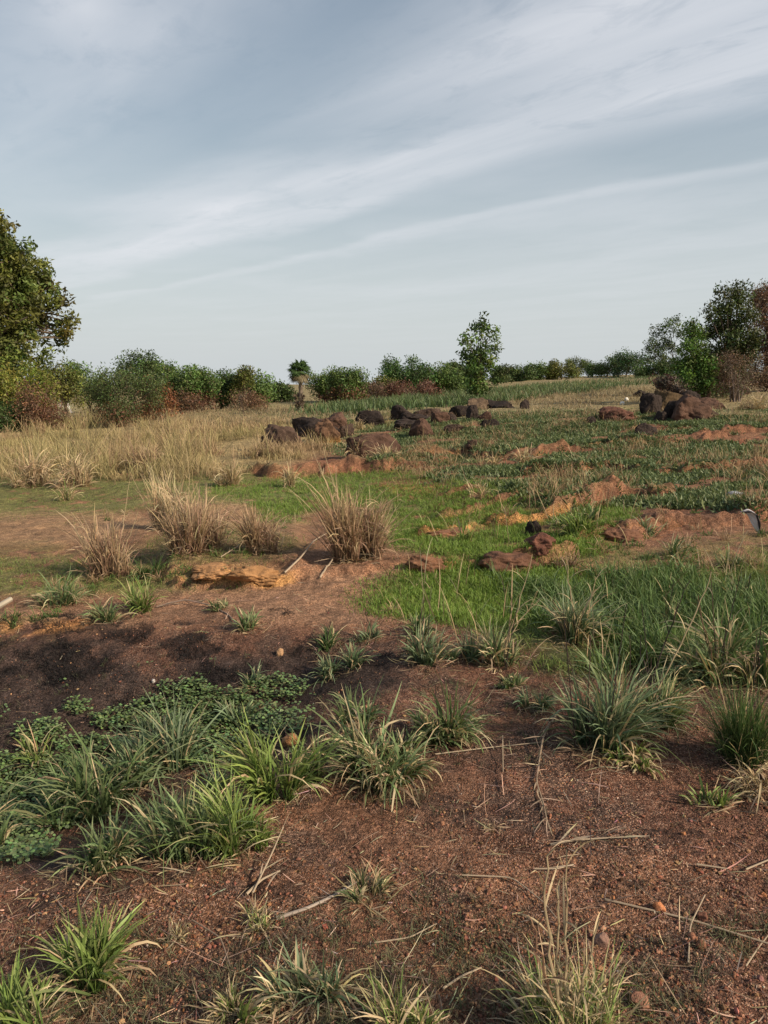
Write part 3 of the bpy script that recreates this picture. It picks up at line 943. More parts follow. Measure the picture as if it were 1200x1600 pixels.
        ps.append(ribbons(pts[ii], R.uniform(0, 6.28, m), R.uniform(.2, .8, m), R.uniform(.06, .16, m), .005, 1.2, colr, colr, 5))
        v, fs, c = join(ps)
        raw('flower_stalk', v, fs, M_STRAW, c, parent=t, loc=tuple(o))
    return t


TG = 'green tussocks in the foreground'
T = tussock
# bottom left and the left strip
T('green tussock cut by the bottom left corner of the view', 40, 1600, 150, 90, LIME, 200, .08, group=TG)
T('tall loose green tussock just above the bottom left corner', 145, 1535, 125, 125, LIME, 230, .1, droop=1.1, group=TG)
T('low spreading tussock on bare soil, left end of the green row', 170, 1345, 190, 95, GREEN, 260, .12, group=TG)
T('thick green tussock near the middle of the green row', 300, 1345, 190, 125, GREEN, 330, .08, group=TG)
T('upright bright tussock at the front of the green row, beside bare soil', 375, 1320, 130, 140, LIME, 260, .06, group=TG)
T('upright green tussock next to the orange stone', 430, 1245, 110, 140, LIME, 260, .08, group=TG)
T('narrow green tussock between the orange stone and the big arching tussock', 482, 1225, 62, 100, GREEN, 110, .06, group=TG)
T('broad pale-bladed tussock behind the green row, half in the clover', 245, 1215, 190, 110, BLUE, 330, .08, wide=.009, group=TG)
T('dark shaggy tussock leaning over the clover at left', 130, 1265, 210, 125, GREEN, 330, .08, group=TG)
T('blue-green tussock between the clover patch and the green row', 340, 1250, 110, 75, BLUE, 160, .08, group=TG)
T('small tussock tucked under the green row at its middle', 255, 1290, 110, 60, GREEN, 140, .12, group=TG)
T('yellowish tussock alone on the burnt slope at far left', 55, 1185, 80, 60, LIME, 70, .2, group=TG)
T('tussock half out of view at the left edge, below the clover', -25, 1330, 110, 110, GREEN, 150, .1, group=TG)
T('small rosette tussock at the top of the clover patch', 395, 1080, 74, 42, BLUE, 110, .05, group=TG)
T('flat tussock in the middle of the clover patch', 380, 1125, 90, 40, BLUE, 120, .05, group=TG)
T('pale leafy tussock at the left rim of the clover patch', 250, 1160, 110, 60, BLUE, 130, .05, group=TG)
# middle
T('big arching tussock with yellow-tipped blades spilling over bare soil', 600, 1205, 230, 115, GREEN, 420, .32, droop=1.3, group=TG)
T('dense green tussock joined to the right of the big arching one', 690, 1150, 140, 105, GREEN, 320, .2, charred=2, droop=1.2, group=TG)
T('green tussock behind the big arching one, left side', 560, 1125, 90, 60, GREEN, 130, .1, group=TG)
T('blue-green tussock in front of a smaller dark one on the burnt slope', 530, 1048, 105, 50, BLUE, 170, .05, group=TG)
T('dark tussock at the upper end of the burnt slope', 510, 1015, 85, 40, DARK, 150, .05, charred=2, group=TG)
T('short tussock with charred stalks at the edge of the pale soil', 575, 1000, 60, 34, BLUE, 90, .05, charred=2, group=TG)
T('spiky blue-green tussock with charred stalks below the short lawn', 665, 1035, 110, 60, BLUE, 200, .06, charred=4, group=TG)
T('dark tussock at the left corner of the lower short lawn', 655, 990, 80, 42, DARK, 140, .06, charred=3, group=TG)
T('blue-green tussock between two tussocks with charred stalks', 722, 1030, 75, 50, BLUE, 140, .06, charred=2, group=TG)
T('tussock with tall pale stems and black stalks below the lawn', 782, 1040, 85, 75, GREEN, 150, .3, charred=4, group=TG,
  stalks=[(832, 868, .05, 'straw'), (842, 940, -.3, 'straw'), (800, 930, .2, 'straw')])
T('small soft tussock in the gap left of the largest tussock', 832, 1105, 74, 45, BLUE, 120, .05, group=TG)
T('low tussock on bare soil behind the small soft one', 800, 1070, 80, 36, GREEN, 110, .05, group=TG)
T('largest tussock on the right, tall with charred stalks inside', 935, 1175, 175, 150, BLUE, 430, .12, charred=5, wide=.007, group=TG)
T('tall back half of the largest tussock, leaning right', 1000, 1130, 150, 120, GREEN, 320, .1, charred=4, wide=.007, group=TG,
  stalks=[(1076, 905, -.1, 'char'), (1112, 893, .45, 'straw')])
T('pale curled tussock at the right foot of the largest one', 990, 1188, 90, 50, LIME, 110, .35, droop=1.6, group=TG)
T('dense fine dark green tussock at the right edge', 1175, 1185, 125, 125, DARK, 620, .04, wide=.0035, droop=.5, group=TG)
T('tussock of pale looping dead blades at the right edge', 1200, 1235, 100, 70, DRY, 60, .9, droop=2.6, wide=.006, oldpal=STRAW)
T('small yellow-green tussock flat on the bare soil at right', 1108, 1258, 80, 34, LIME, 70, .2, droop=1.2, group=TG)
T('blue-green tussock with straw stems before the rank grass', 905, 1005, 110, 95, BLUE, 190, .25, group=TG,
  stalks=[(885, 868, -.1, 'straw'), (930, 900, .2, 'straw')])
T('tussock with tall brown stems between rank grass and bare soil', 1125, 1065, 150, 120, GREEN, 260, .25, charred=4, group=TG,
  stalks=[(1090, 930, -.2, 'brown'), (1145, 960, .1, 'straw'), (1230, 985, .3, 'straw')])
T('tussock with black burnt base beside the tall brown stems', 1185, 1070, 80, 80, DARK, 140, .3, charred=5, group=TG)
T('low green tussock between the tall brown stems and the largest one', 1050, 1072, 110, 50, BLUE, 170, .05, group=TG)
T('tussock with black stalks at the top right of the rank grass', 1165, 945, 80, 50, GREEN, 120, .1, charred=4, group=TG)
T('tussock with black stalks in the middle of the rank grass', 1040, 985, 90, 52, GREEN, 130, .1, charred=4, group=TG)
# on the lip of the hollow, left
T('round green tussock at left with pale blades at its foot', 85, 945, 125, 50, GREEN, 210, .18, group=TG)
T('row-like green tussock on the dark lip of the hollow', 165, 968, 95, 38, GREEN, 150, .12, group=TG)
T('taller bright tussock at the right end of the hollow lip', 215, 955, 75, 55, LIME, 150, .06, group=TG)
T('dark grass tuft below the leftmost dry tussock', 235, 900, 60, 42, DARK, 120, .05)
T('spiky green tussock on pale soil right of the dead sticks', 392, 985, 62, 38, GREEN, 120, .08, group=TG)
T('low green tuft behind the dead sticks', 348, 952, 50, 26, GREEN, 80, .08, group=TG)
T('tiny green tuft on the pale soil below the clay lump', 648, 922, 24, 20, LIME, 30, .05)
# foreground withered ones
W_ = 'half-withered tussocks on the bare soil'
T('half-withered tussock with a long dead stick lying by it', 570, 1405, 105, 60, GREEN, 110, .5, wide=.006, group=W_)
T('small yellow tuft left of the half-withered tussock', 400, 1450, 66, 44, LIME, 70, .6, wide=.005, group=W_)
T('tiny straw-coloured tuft on its own on bare soil', 275, 1470, 48, 34, STRAW, 40, .8, wide=.004, group=W_)
T('half-dry tussock near the bottom edge, left of the grey-green one', 362, 1590, 95, 85, LIME, 110, .5, wide=.006, group=W_)
T('grey-green tussock with dead leaf tips near the bottom edge', 480, 1560, 150, 100, BLUE, 210, .4, wide=.007, group=W_)
T('straw and green tussock at the middle of the bottom edge', 640, 1620, 150, 125, LIME, 150, .5, wide=.006, group=W_)
T('tall straw tussock with long dead stalks at the bottom edge', 885, 1625, 200, 130, LIME, 300, .6, wide=.0052, group=W_, droop=.8,
  stalks=[(862, 1322, -.35, 'straw'), (884, 1330, .0, 'straw'), (936, 1440, .02, 'straw'), (966, 1490, .03, 'straw'), (830, 1440, -.1, 'brown'), (872, 1370, -.1, 'straw')])
T('flat dead tuft on gravel right of centre', 770, 1295, 40, 20, STRAW, 26, .8, wide=.003, group=W_)
# in the shallow pans
T('arching green tussock in the pan behind the clay lump', 905, 838, 90, 48, LIME, 120, .05, wide=.012)
T('leafy tussock in front of the sunlit orange bank', 880, 822, 60, 26, GREEN, 90, .05, wide=.012)
T('dark tussock beside the arching one in the pan', 930, 818, 60, 36, DARK, 110, .05, wide=.012)
T('pale green tussock in shade under the long bank', 1010, 826, 55, 34, BLUE, 70, .1, wide=.01)
T('upright tussock in the lawn in front of the orange bank', 725, 846, 50, 42, LIME, 60, .1, wide=.009)
T('thin grass tuft in the lawn right of the big dry bush', 610, 800, 45, 60, LIME, 34, .4, wide=.009)
T('small dry-topped tussock on the clay bank', 790, 815, 30, 34, DRY, 80, .8, wide=.008, oldpal=PINK)
T('olive tussock on the flat behind the plastic scrap', 1050, 870, 75, 40, DARK, 110, .3, wide=.008)
T('brownish tussock behind the clay lump, beside the dark stone', 885, 868, 50, 32, DRY, 80, .6, wide=.008, oldpal=PINK)
T('olive tuft near the right edge beyond the rank grass', 1140, 885, 60, 34, GREEN, 90, .3, wide=.008)

# dry tussocks
TD = 'dry tussocks on the flat'
T('leftmost dry tussock, brown with tall leaning reeds', 180, 895, 100, 90, PINK, 240, .75, wide=.011, oldpal=DRY, droop=.35, group=TD, name='dry_tussock',
  stalks=[(112, 800, -.1, 'straw'), (204, 745, 0, 'straw'), (216, 800, .05, 'straw'), (140, 815, -.1, 'brown')])
T('broad dry tussock with a spray of tall yellow reeds', 300, 862, 130, 95, PINK, 520, .75, wide=.010, oldpal=DRY, droop=.3, group=TD, name='dry_tussock',
  stalks=[(228, 735, -.1, 'straw'), (250, 745, -.1, 'straw'), (270, 765, 0, 'straw'), (292, 700, .05, 'straw'), (262, 720, -.1, 'straw')])
T('dry yellow reeds leaning left from the broad dry tussock', 270, 825, 100, 95, DRY, 170, .85, wide=.012, oldpal=STRAW, droop=.3, group=TD, name='dry_tussock')
T('narrower dry tussock between the broad one and the clay step', 412, 865, 78, 80, PINK, 280, .8, wide=.010, oldpal=DRY, droop=.5, group=TD, name='dry_tussock')
T('tallest dry tussock at centre, feathery stalks leaning left', 556, 872, 105, 128, PINK, 620, .85, wide=.010, oldpal=DRY, droop=.4, group=TD, name='dry_tussock',
  stalks=[(490, 705, -.1, 'straw'), (498, 722, -.1, 'straw'), (505, 700, -.05, 'straw'), (520, 745, 0, 'straw'), (508, 760, -.1, 'straw')])
T('small dry tussock with a dark foot below the straw field', 356, 758, 52, 46, DRY, 190, .8, wide=.014, oldpal=STRAW, droop=.6, group=TD, name='dry_tussock')
T('tiny dry tuft between the straw field and the green pan', 452, 762, 26, 42, STRAW, 60, .9, wide=.012, group=TD, name='dry_tussock')
T('bleached dry tussock at the left front of the straw field', 55, 758, 90, 60, DRY, 220, .8, wide=.016, oldpal=STRAW, droop=.7, group=TD, name='dry_tussock')
T('bleached dry tussock beside the left front one', 115, 762, 90, 58, DRY, 220, .8, wide=.016, oldpal=STRAW, droop=.7, group=TD, name='dry_tussock')
T('tiny straw tuft standing in the left green flat', 102, 782, 32, 32, LIME, 50, .7, wide=.011, group=TD, name='dry_tussock')
T('pinkish dry tussock at the right front of the straw field', 235, 738, 100, 55, PINK, 200, .8, wide=.016, oldpal=DRY, droop=.6, group=TD, name='dry_tussock')
T('dry tussock in front of the double-humped boulder', 415, 715, 60, 34, PINK, 110, .8, wide=.015, oldpal=DRY, group=TD, name='dry_tussock')
T('dry tussock at the left foot of the broad low boulder', 560, 718, 42, 48, DRY, 90, .9, wide=.014, oldpal=STRAW, droop=1.3, group=TD, name='dry_tussock')
T('dry pale tussock at the right foot of the broad low boulder', 608, 722, 50, 34, STRAW, 120, .9, wide=.014, group=TD, name='dry_tussock')
T('pale dry tussock on the rise above the shaded gully', 820, 726, 34, 34, STRAW, 90, .9, wide=.014, group=TD, name='dry_tussock')
T('dry reeds standing above the red bank in the pan', 745, 778, 34, 40, STRAW, 34, .9, wide=.011, group=TD, name='dry_tussock')
T('wide pale dry tussock right of the boulder cluster', 1180, 640, 60, 26, DRY, 170, .9, wide=.022, oldpal=STRAW, group=TD, name='dry_tussock')
T('pale dry tuft among boulders left of the golden boulder', 490, 680, 30, 24, STRAW, 60, .9, wide=.015, group=TD, name='dry_tussock')
T('pale dry tuft right of the small round boulder', 560, 672, 36, 26, DRY, 70, .9, wide=.015, oldpal=STRAW, group=TD, name='dry_tussock')
T('pale dry tuft on the rise left of the gully', 770, 730, 40, 28, DRY, 80, .9, wide=.015, oldpal=STRAW, group=TD, name='dry_tussock')

# ------------------------------------------------------------------ dead stalks, sticks and small finds on the soil
def lying(name, label, cat, pts_px, r0, r1, col, lift=.01, forks=0, group=None):
    w = []
    for i, p in enumerate(pts_px):
        g = P(p[0], p[1])
        w.append(np.array(g) + np.array([0, 0, (p[2] if len(p) > 2 else 0) + lift]))
    w = np.array(w)
    t = np.linspace(0, len(w) - 1, max(14, 6 * len(w)))
    s = np.stack([np.interp(t, np.arange(len(w)), w[:, k]) for k in range(3)], 1)
    for _ in range(2):
        s[1:-1] = (s[:-2] + 2 * s[1:-1] + s[2:]) / 4
    s[:, 2] = np.maximum(s[:, 2], H(s[:, 0], s[:, 1]) + r1)
    ps = [tube(s, np.linspace(r0, r1, len(s)), col, 6)]
    if forks:
        ii = R.integers(2, len(s), forks)
        dd = s[ii] - s[np.maximum(ii - 2, 0)]
        az_ = np.arctan2(dd[:, 1], dd[:, 0]) + R.normal(0, .38, forks) + (R.uniform(0, 1, forks) < .25) * np.pi
        ps.append(ribbons(s[ii], az_, R.uniform(1.15, 1.5, forks), R.uniform(.05, .15, forks), R.uniform(.002, .006, forks), R.uniform(.1, .7, forks), vary(col, forks, .15), vary(col, forks, .25), 6))
    v, f, c = join(ps)
    o = raw(name, v, f, M_STRAW, c, loc=tuple(w[0]))
    return tag(o, label, cat, group)


PALE = (.42, .33, .235)
LY = 'dead stalks lying on the soil'
lying('dead_stalk', 'long straight pale stalk lying on gravel at lower right', 'dead stalk', [(945, 1410), (1080, 1442), (1240, 1492)], .003, .0022, PALE, group=LY)
lying('dead_stalk', 'short upright-looking stalk crossing the long straight one', 'dead stalk', [(1075, 1510), (1078, 1450), (1100, 1418, .03)], .0022, .0015, PALE, group=LY)
lying('dead_stalk', 'stalk at the right edge crossing the end of the long one', 'dead stalk', [(1165, 1515), (1185, 1485), (1205, 1460)], .002, .0014, PALE, group=LY)
lying('dead_stalk', 'thin horizontal stalk right of the big arching tussock', 'dead stalk', [(680, 1182), (760, 1172), (848, 1163)], .003, .0018, PALE, group=LY)
lying('dead_stalk', 'short vertical-looking stalk below the thin horizontal one', 'dead stalk', [(785, 1160, .02), (786, 1210)], .0022, .0015, PALE, group=LY)
lying('dead_stick', 'thick pale forked stick beside the half-withered tussock', 'dead stick', [(432, 1440), (480, 1424), (520, 1405), (562, 1380)], .0055, .003, (.38, .31, .26), forks=4, group=LY)
lying('dead_stalk', 'thin stalk left of the thick forked stick', 'dead stalk', [(300, 1442), (345, 1470), (360, 1515)], .0025, .0018, (.30, .22, .16), group=LY)
lying('dead_stalk', 'pale bent stalk standing off the soil at the green row', 'dead stalk', [(395, 1400), (425, 1352, .03), (443, 1318, .05)], .003, .002, PALE, forks=4, group=LY)
lying('dead_stalk', 'broken stalk pieces below the green row', 'dead stalk', [(385, 1402), (410, 1378), (438, 1365)], .0045, .0025, PALE, forks=6, group=LY)
lying('dead_stalk', 'frayed braid of dead leaves trailing down the soil at centre right', 'dead leaves', [(872, 1130, .05), (848, 1165, .03), (842, 1195), (838, 1225), (850, 1262), (855, 1290)], .004, .002, (.36, .27, .19), forks=44)
lying('dead_stalk', 'frayed silvery leaf sheath lying above the tall straw tussock', 'dead leaves', [(860, 1324), (890, 1318), (925, 1315), (975, 1312)], .004, .002, (.38, .30, .22), forks=22)
lying('dead_stalk', 'curved thin stalk on gravel above the bottom tussocks', 'dead stalk', [(722, 1372), (800, 1375), (850, 1415), (870, 1440)], .0022, .0016, PALE, group=LY)
lying('dead_stalk', 'short pale stick at the right edge of the gravel', 'dead stalk', [(1165, 1363), (1210, 1344)], .0028, .002, PALE, group=LY)
lying('dead_stalk', 'short stalk with side twig in the middle of the gravel', 'dead stalk', [(835, 1362), (870, 1362), (896, 1355)], .0026, .0018, PALE, forks=3, group=LY)
lying('dead_stalk', 'short pale stick beside the big straw tussock', 'dead stalk', [(1088, 1355), (1136, 1362)], .003, .002, PALE, group=LY)
lying('dead_stalk', 'thin pale stalk left of the bottom middle tussock', 'dead stalk', [(585, 1478), (640, 1470), (682, 1448)], .0022, .0016, PALE, group=LY)
lying('dead_stalk', 'stalk running out to the left of the tall straw tussock', 'dead stalk', [(692, 1550), (722, 1530), (752, 1517)], .003, .002, PALE, group=LY)
lying('dead_stalk', 'bundle of dead sticks lying on the lip of the hollow', 'dead stalks', [(245, 950), (290, 945, .03), (330, 948), (360, 965), (375, 985)], .006, .004, (.27, .2, .16), forks=26)
lying('dead_stick', 'pale branch slanting down the clay step', 'dead stick', [(445, 905), (470, 878, .03), (490, 855, .05), (515, 845, .08)], .008, .004, (.42, .33, .24), forks=3)
lying('dead_stick', 'pale branch below the tallest dry tussock', 'dead stick', [(500, 905), (518, 885, .03), (532, 862, .06)], .008, .005, (.42, .33, .24))
lying('dead_stalk', 'dry stems fallen at the foot of the broad dry tussock', 'dead stalks', [(345, 872), (372, 862, .04), (395, 858)], .005, .003, PALE, forks=10)
lying('dead_stick', 'dark bowed twig hanging over the clover at the left edge', 'dead twig', [(-30, 1240, .05), (20, 1228, .10), (50, 1230, .11), (75, 1255, .05), (90, 1290, 0)], .003, .002, (.03, .024, .02))
lying('dead_stalk', 'pale curved root in the olive flat near the plastic scrap', 'dead stalk', [(1040, 862), (1060, 858), (1078, 852)], .008, .004, PALE)
lying('fallen_log', 'stub of pale weathered wood at the left edge', 'wood', [(-12, 955), (4, 948, .01), (18, 942, .02)], .022, .018, (.40, .35, .28))


def boulder(label, cx, by, w, h, col=(.13, .07, .045), seed=0, tilt=0., flat=1, name='boulder', cat='boulder', group=None, Y=None, deep=.8, cols2=None, sub=5, bury=.3, rough=.10):
    o = P(cx, by)
    k = math.sqrt(o.x ** 2 + o.y ** 2 + (EYE - o.z) ** 2) / F
    rx, rz = w * .5 * k, h * k / (2 - 2 * bury) * 1.05
    ry = rx * deep
    v, f = ico(sub)
    rr = np.random.default_rng(seed + 500)
    v = v / np.linalg.norm(v, axis=1)[:, None]
    # boxy superellipsoid, broken by cutting planes, then weathered
    v = v / (np.sum(np.abs(v) ** 2.6, 1) ** (1 / 2.6))[:, None] * 1.12
    for i in range(7 * flat):
        nrm = rr.normal(0, 1, 3)
        nrm[2] = nrm[2] * .6 + .15
        nrm /= np.linalg.norm(nrm)
        d = rr.uniform(.7, .95)
        ex = np.maximum(v @ nrm - d, 0)
        v = v - ex[:, None] * nrm[None] * .92
    rg = 1 - np.abs(2 * fbm(v[:, 0] * 2.3 + seed, v[:, 1] * 2.3 + v[:, 2] * 2.7, 4, 29, .6) - 1) * 2
    nn = fbm(v[:, 0] * 1.6 + seed * 3.1, v[:, 1] * 1.6 + v[:, 2] * 1.3 + seed, 4, 7)
    n3 = fbm(v[:, 0] * 5 + seed, v[:, 2] * 5 + v[:, 1] * 3, 4, 19)
    v = v * (1 + (nn - .5)[:, None] * .55 + (n3 - .5)[:, None] * rough * 2.2 - np.clip(rg - .75, 0, 1)[:, None] * .28)
    v = v * np.array([rx, ry, rz])
    ct, stt = math.cos(tilt), math.sin(tilt)
    v = np.stack([v[:, 0] * ct - v[:, 2] * stt, v[:, 1], v[:, 0] * stt + v[:, 2] * ct], 1)
    v = v + np.array([o.x, o.y + ry * .6, o.z + rz * (1 - 2 * bury)])
    c = np.tile(np.array(col), (len(v), 1)) * (.65 + .8 * fbm(v[:, 0] * 2, v[:, 2] * 2 + v[:, 1], 4, seed)[:, None])
    if cols2:
        c = mixv(c, np.tile(np.array(cols2), (len(v), 1)), ss(.0, -.5, (v[:, 2] - o.z) / rz - .5 + .3 * (nn - .5)))
    ob = raw(name, v, [f], M_ROCK, c, smooth=True, loc=tuple(o))
    return tag(ob, label, cat, group)


M_ROCK = solid_mat('weathered_rock', .9, 9, .92, .05)
BG = 'boulders on the stony rise'
DKR, BRR, RDR = (.032, .023, .020), (.058, .037, .028), (.082, .046, .033)
bl = [
 ('double-humped brown boulder at the left end of the stony rise', 435, 704, 52, 32, BRR), ('low right hump beside the leftmost double boulder', 455, 700, 34, 24, RDR),
 ('long dark slab boulder behind the golden-footed one', 488, 682, 66, 24, DKR), ('pitted pale-topped boulder at the back of the left cluster', 518, 672, 44, 22, RDR),
 ('tall brown boulder with sunlit-painted golden foot in the left cluster', 511, 692, 36, 32, (.10, .056, .034)), ('small dark stone at the foot of the golden boulder', 489, 690, 18, 12, DKR),
 ('small round boulder right of the golden one', 542, 683, 26, 18, BRR), ('smooth dark boulder on the crest behind the small round one', 576, 666, 42, 20, DKR),
 ('broad low boulder nearest the green pan', 585, 715, 78, 34, RDR), ('layered dark boulder on the crest at centre', 628, 656, 34, 20, DKR),
 ('flat brown boulder right of the layered one', 648, 660, 40, 12, DKR), ('blocky boulder with a pale broken right face', 657, 682, 34, 26, RDR),
 ('reddish boulder right of the blocky one', 686, 667, 30, 15, RDR), ('flat grey-brown boulder on the crest behind the reddish one', 668, 652, 40, 12, BRR),
 ('small dark boulder left of the lone tree stones', 704, 665, 18, 11, DKR), ('dark boulder below the lone tree', 722, 652, 34, 14, DKR),
 ('tall dark-faced boulder in front of the lone tree', 741, 656, 22, 20, DKR), ('reddish stone right of the tall dark-faced one', 757, 657, 20, 12, RDR),
 ('pale earthy boulder at the foot of the lone tree', 746, 640, 34, 15, (.11, .075, .05)), ('wide dark slab right of the lone tree', 780, 640, 50, 12, DKR),
 ('lone upright dark boulder at the right end of the slab', 821, 640, 15, 13, DKR), ('small stone between the slab and the red patch', 700, 655, 16, 10, BRR),
 ('low crumbly red boulder left of the right cluster', 962, 658, 50, 18, (.12, .058, .042)), ('dark left boulder of the right cluster', 1017, 652, 30, 26, DKR),
 ('pyramid-topped mossy boulder in the right cluster', 1046, 645, 46, 30, (.075, .05, .027)), ('broad two-faced boulder at the front of the right cluster', 1084, 656, 56, 30, (.095, .053, .037)),
 ('dark gap-filling boulder between the two front boulders of the right cluster', 1052, 655, 30, 22, DKR), ('dark boulder with a white stone on top, back of the right cluster', 1064, 628, 28, 20, DKR),
 ('reddish boulder at the back right of the right cluster', 1094, 630, 32, 18, RDR), ('flat brown boulder right of the two-faced one', 1112, 640, 40, 14, RDR),
 ('small dark boulder near the vine-hung tree', 1126, 613, 22, 10, DKR), ('low brown boulder at the far right', 1155, 618, 26, 12, BRR),
 ('small flat dark boulder left of the right cluster, farther off', 1003, 620, 22, 8, DKR), ('small dark boulder in the weeds below the right cluster', 1010, 682, 30, 16, DKR),
 ('small dark block wedged before the pyramid-topped boulder', 1034, 660, 22, 14, DKR), ('low broken block at the right foot of the two-faced boulder', 1112, 654, 26, 12, BRR),
 ('dark block behind the mossy pyramid-topped boulder', 1080, 634, 30, 18, DKR), ('flat dark slab between the crest boulders and the blocky one', 640, 672, 44, 12, DKR), ('dark broken rock just below the lone tree stones', 765, 668, 26, 11, DKR), ('low dark rock right of the reddish crest boulder', 712, 674, 30, 10, BRR),
 ('dark stone half sunk in the green pan', 836, 836, 22, 19, DKR), ('small reddish stone in the weeds at centre', 738, 712, 20, 12, RDR),
 ('small dark stone at the left of the low red boulder', 925, 664, 16, 12, DKR),
]
for i, (lb, cx, by, w, h, col) in enumerate(bl):
    boulder(lb, cx, by, w, h, col, seed=i, tilt=R.normal(0, .12), group=BG, cols2=(.30, .16, .05) if 'golden foot' in lb else None, deep=R.uniform(.6, .9))  # golden foot: sunlight on the lower front painted into the rock colour
boulder('rough clay lump on the pale soil edge at centre', 665, 892, 58, 19, (.17, .085, .05), seed=61, name='clay_lump', cat='clay lump', rough=.13, group='clay lumps')
boulder('clay lump with a pale chip, right of the centre one', 800, 882, 80, 22, (.14, .07, .045), seed=62, name='clay_lump', cat='clay lump', rough=.13, group='clay lumps')
boulder('red clay lump joined to the right of the chipped one', 845, 876, 50, 21, (.15, .065, .045), seed=63, name='clay_lump', cat='clay lump', rough=.13, group='clay lumps')
boulder('low red clay lump in the bright pan', 692, 834, 70, 13, (.2, .1, .06), seed=64, name='clay_lump', cat='clay lump', rough=.13, group='clay lumps')
boulder('golden clay block on the step by the pale branch', 398, 912, 70, 18, (.34, .18, .08), seed=65, name='clay_lump', cat='clay lump', rough=.12, group='clay lumps')
boulder('smaller golden clay block left of the larger one', 325, 912, 70, 11, (.30, .16, .075), seed=66, name='clay_lump', cat='clay lump', rough=.12, group='clay lumps')
boulder('rusty clay lump on the long bank right of centre', 975, 838, 60, 18, (.16, .08, .05), seed=67, name='clay_lump', cat='clay lump', rough=.13, group='clay lumps')
boulder('orange stone beside the upright green tussock', 452, 1166, 26, 14, (.40, .20, .09), seed=71, name='stone', cat='stone', sub=3)
boulder('tan pebble at the top of the burnt slope', 438, 1024, 11, 9, (.42, .25, .14), seed=72, name='stone', cat='stone', sub=3)
boulder('orange pebble above the long straight stalk', 1033, 1425, 16, 9, (.32, .13, .06), seed=73, name='stone', cat='stone', sub=3)
boulder('reddish pebble right of the orange one', 1100, 1437, 13, 7, (.26, .12, .08), seed=74, name='stone', cat='stone', sub=3)
boulder('dull red pebble below the long straight stalk', 1095, 1482, 13, 8, (.26, .12, .07), seed=75, name='stone', cat='stone', sub=3)
boulder('small red pebble left of the crossing stalk', 1083, 1468, 10, 6, (.28, .13, .08), seed=76, name='stone', cat='stone', sub=3)
boulder('grey-pink stone behind the tall straw tussock', 940, 1478, 22, 11, (.22, .13, .1), seed=77, name='stone', cat='stone', sub=3)
boulder('flat brown stone near the bottom right', 1000, 1575, 24, 12, (.24, .12, .08), seed=78, name='stone', cat='stone', sub=3)
boulder('white pebble cluster on the burnt slope', 145, 1162, 6, 4, (.5, .46, .44), seed=79, name='stone', cat='stone', sub=3)
boulder('white chip on the burnt slope above the clover', 239, 1067, 5, 5, (.5, .46, .44), seed=80, name='stone', cat='stone', sub=3)
boulder('white stone on top of the back boulder of the right cluster', 1057, 606, 8, 5, (.75, .68, .6), seed=81, name='stone', cat='stone', sub=3)
boulder('larger white stone in the dry grass left of the right cluster', 979, 625, 6, 4, (.8, .76, .7), seed=82, name='stone', cat='stone', sub=3)
boulder('smaller white stone below the larger white one', 973, 632, 6, 4, (.8, .76, .7), seed=83, name='stone', cat='stone', sub=3)
boulder('pale grey flat stone on the right bank', 1155, 779, 26, 8, (.33, .34, .36), seed=84, name='stone', cat='stone', sub=3)
boulder('white car-sized patch of pale rock beyond the lone tree', 729, 606, 9, 4, (.8, .78, .75), seed=85, name='stone', cat='stone', sub=3)

# a crumpled scrap of plastic standing in the soil at right
o = P(1172, 836)
ax = EYE_K = math.sqrt(o.x ** 2 + o.y ** 2 + EYE ** 2) / F
uv = np.linspace(0, 1, 22)
spine = np.array([[-13, 34], [-6, 37], [1, 33], [5, 25], [8, 15], [12, 6], [17, 0]], float)
tt = np.linspace(0, 6, 22)
sx = np.interp(tt, np.arange(7), spine[:, 0]) * ax
sz = np.interp(tt, np.arange(7), spine[:, 1]) * ax
gw = np.interp(tt, np.arange(7), [6, 11, 12, 11, 8, 5, 1.5]) * ax
V = []
nv = 12
for i in range(22):
    for j in range(nv):
        s_ = j / (nv - 1) - .5
        w_ = .02 * math.sin(i * .9 + j * 1.7) * gw[i] * 6
        V.append((o.x + sx[i] - s_ * gw[i] * .9 + w_ * .2, o.y + s_ * gw[i] * .8 + w_, o.z + sz[i] - abs(s_) * gw[i] * .8 + w_ * .2))
V = np.array(V)
ii = np.arange(22 * nv).reshape(22, nv)
Fq = np.stack([ii[:-1, :-1], ii[:-1, 1:], ii[1:, 1:], ii[1:, :-1]], -1).reshape(-1, 4)
cc = np.tile(np.array([.62, .58, .60]), (len(V), 1))
jj = np.tile(np.arange(nv), 22)
cc[jj < 4] = (.04, .035, .045)
M_PLASTIC = plant_mat('plastic_film', .35, .15, .12)
pl = raw('plastic_scrap', V, [Fq], M_PLASTIC, cc, smooth=True, loc=tuple(o))
sm = pl.modifiers.new('thickness', 'SOLIDIFY')
sm.thickness = .003
tag(pl, 'crumpled black and white plastic scrap standing on the soil at right', 'litter')


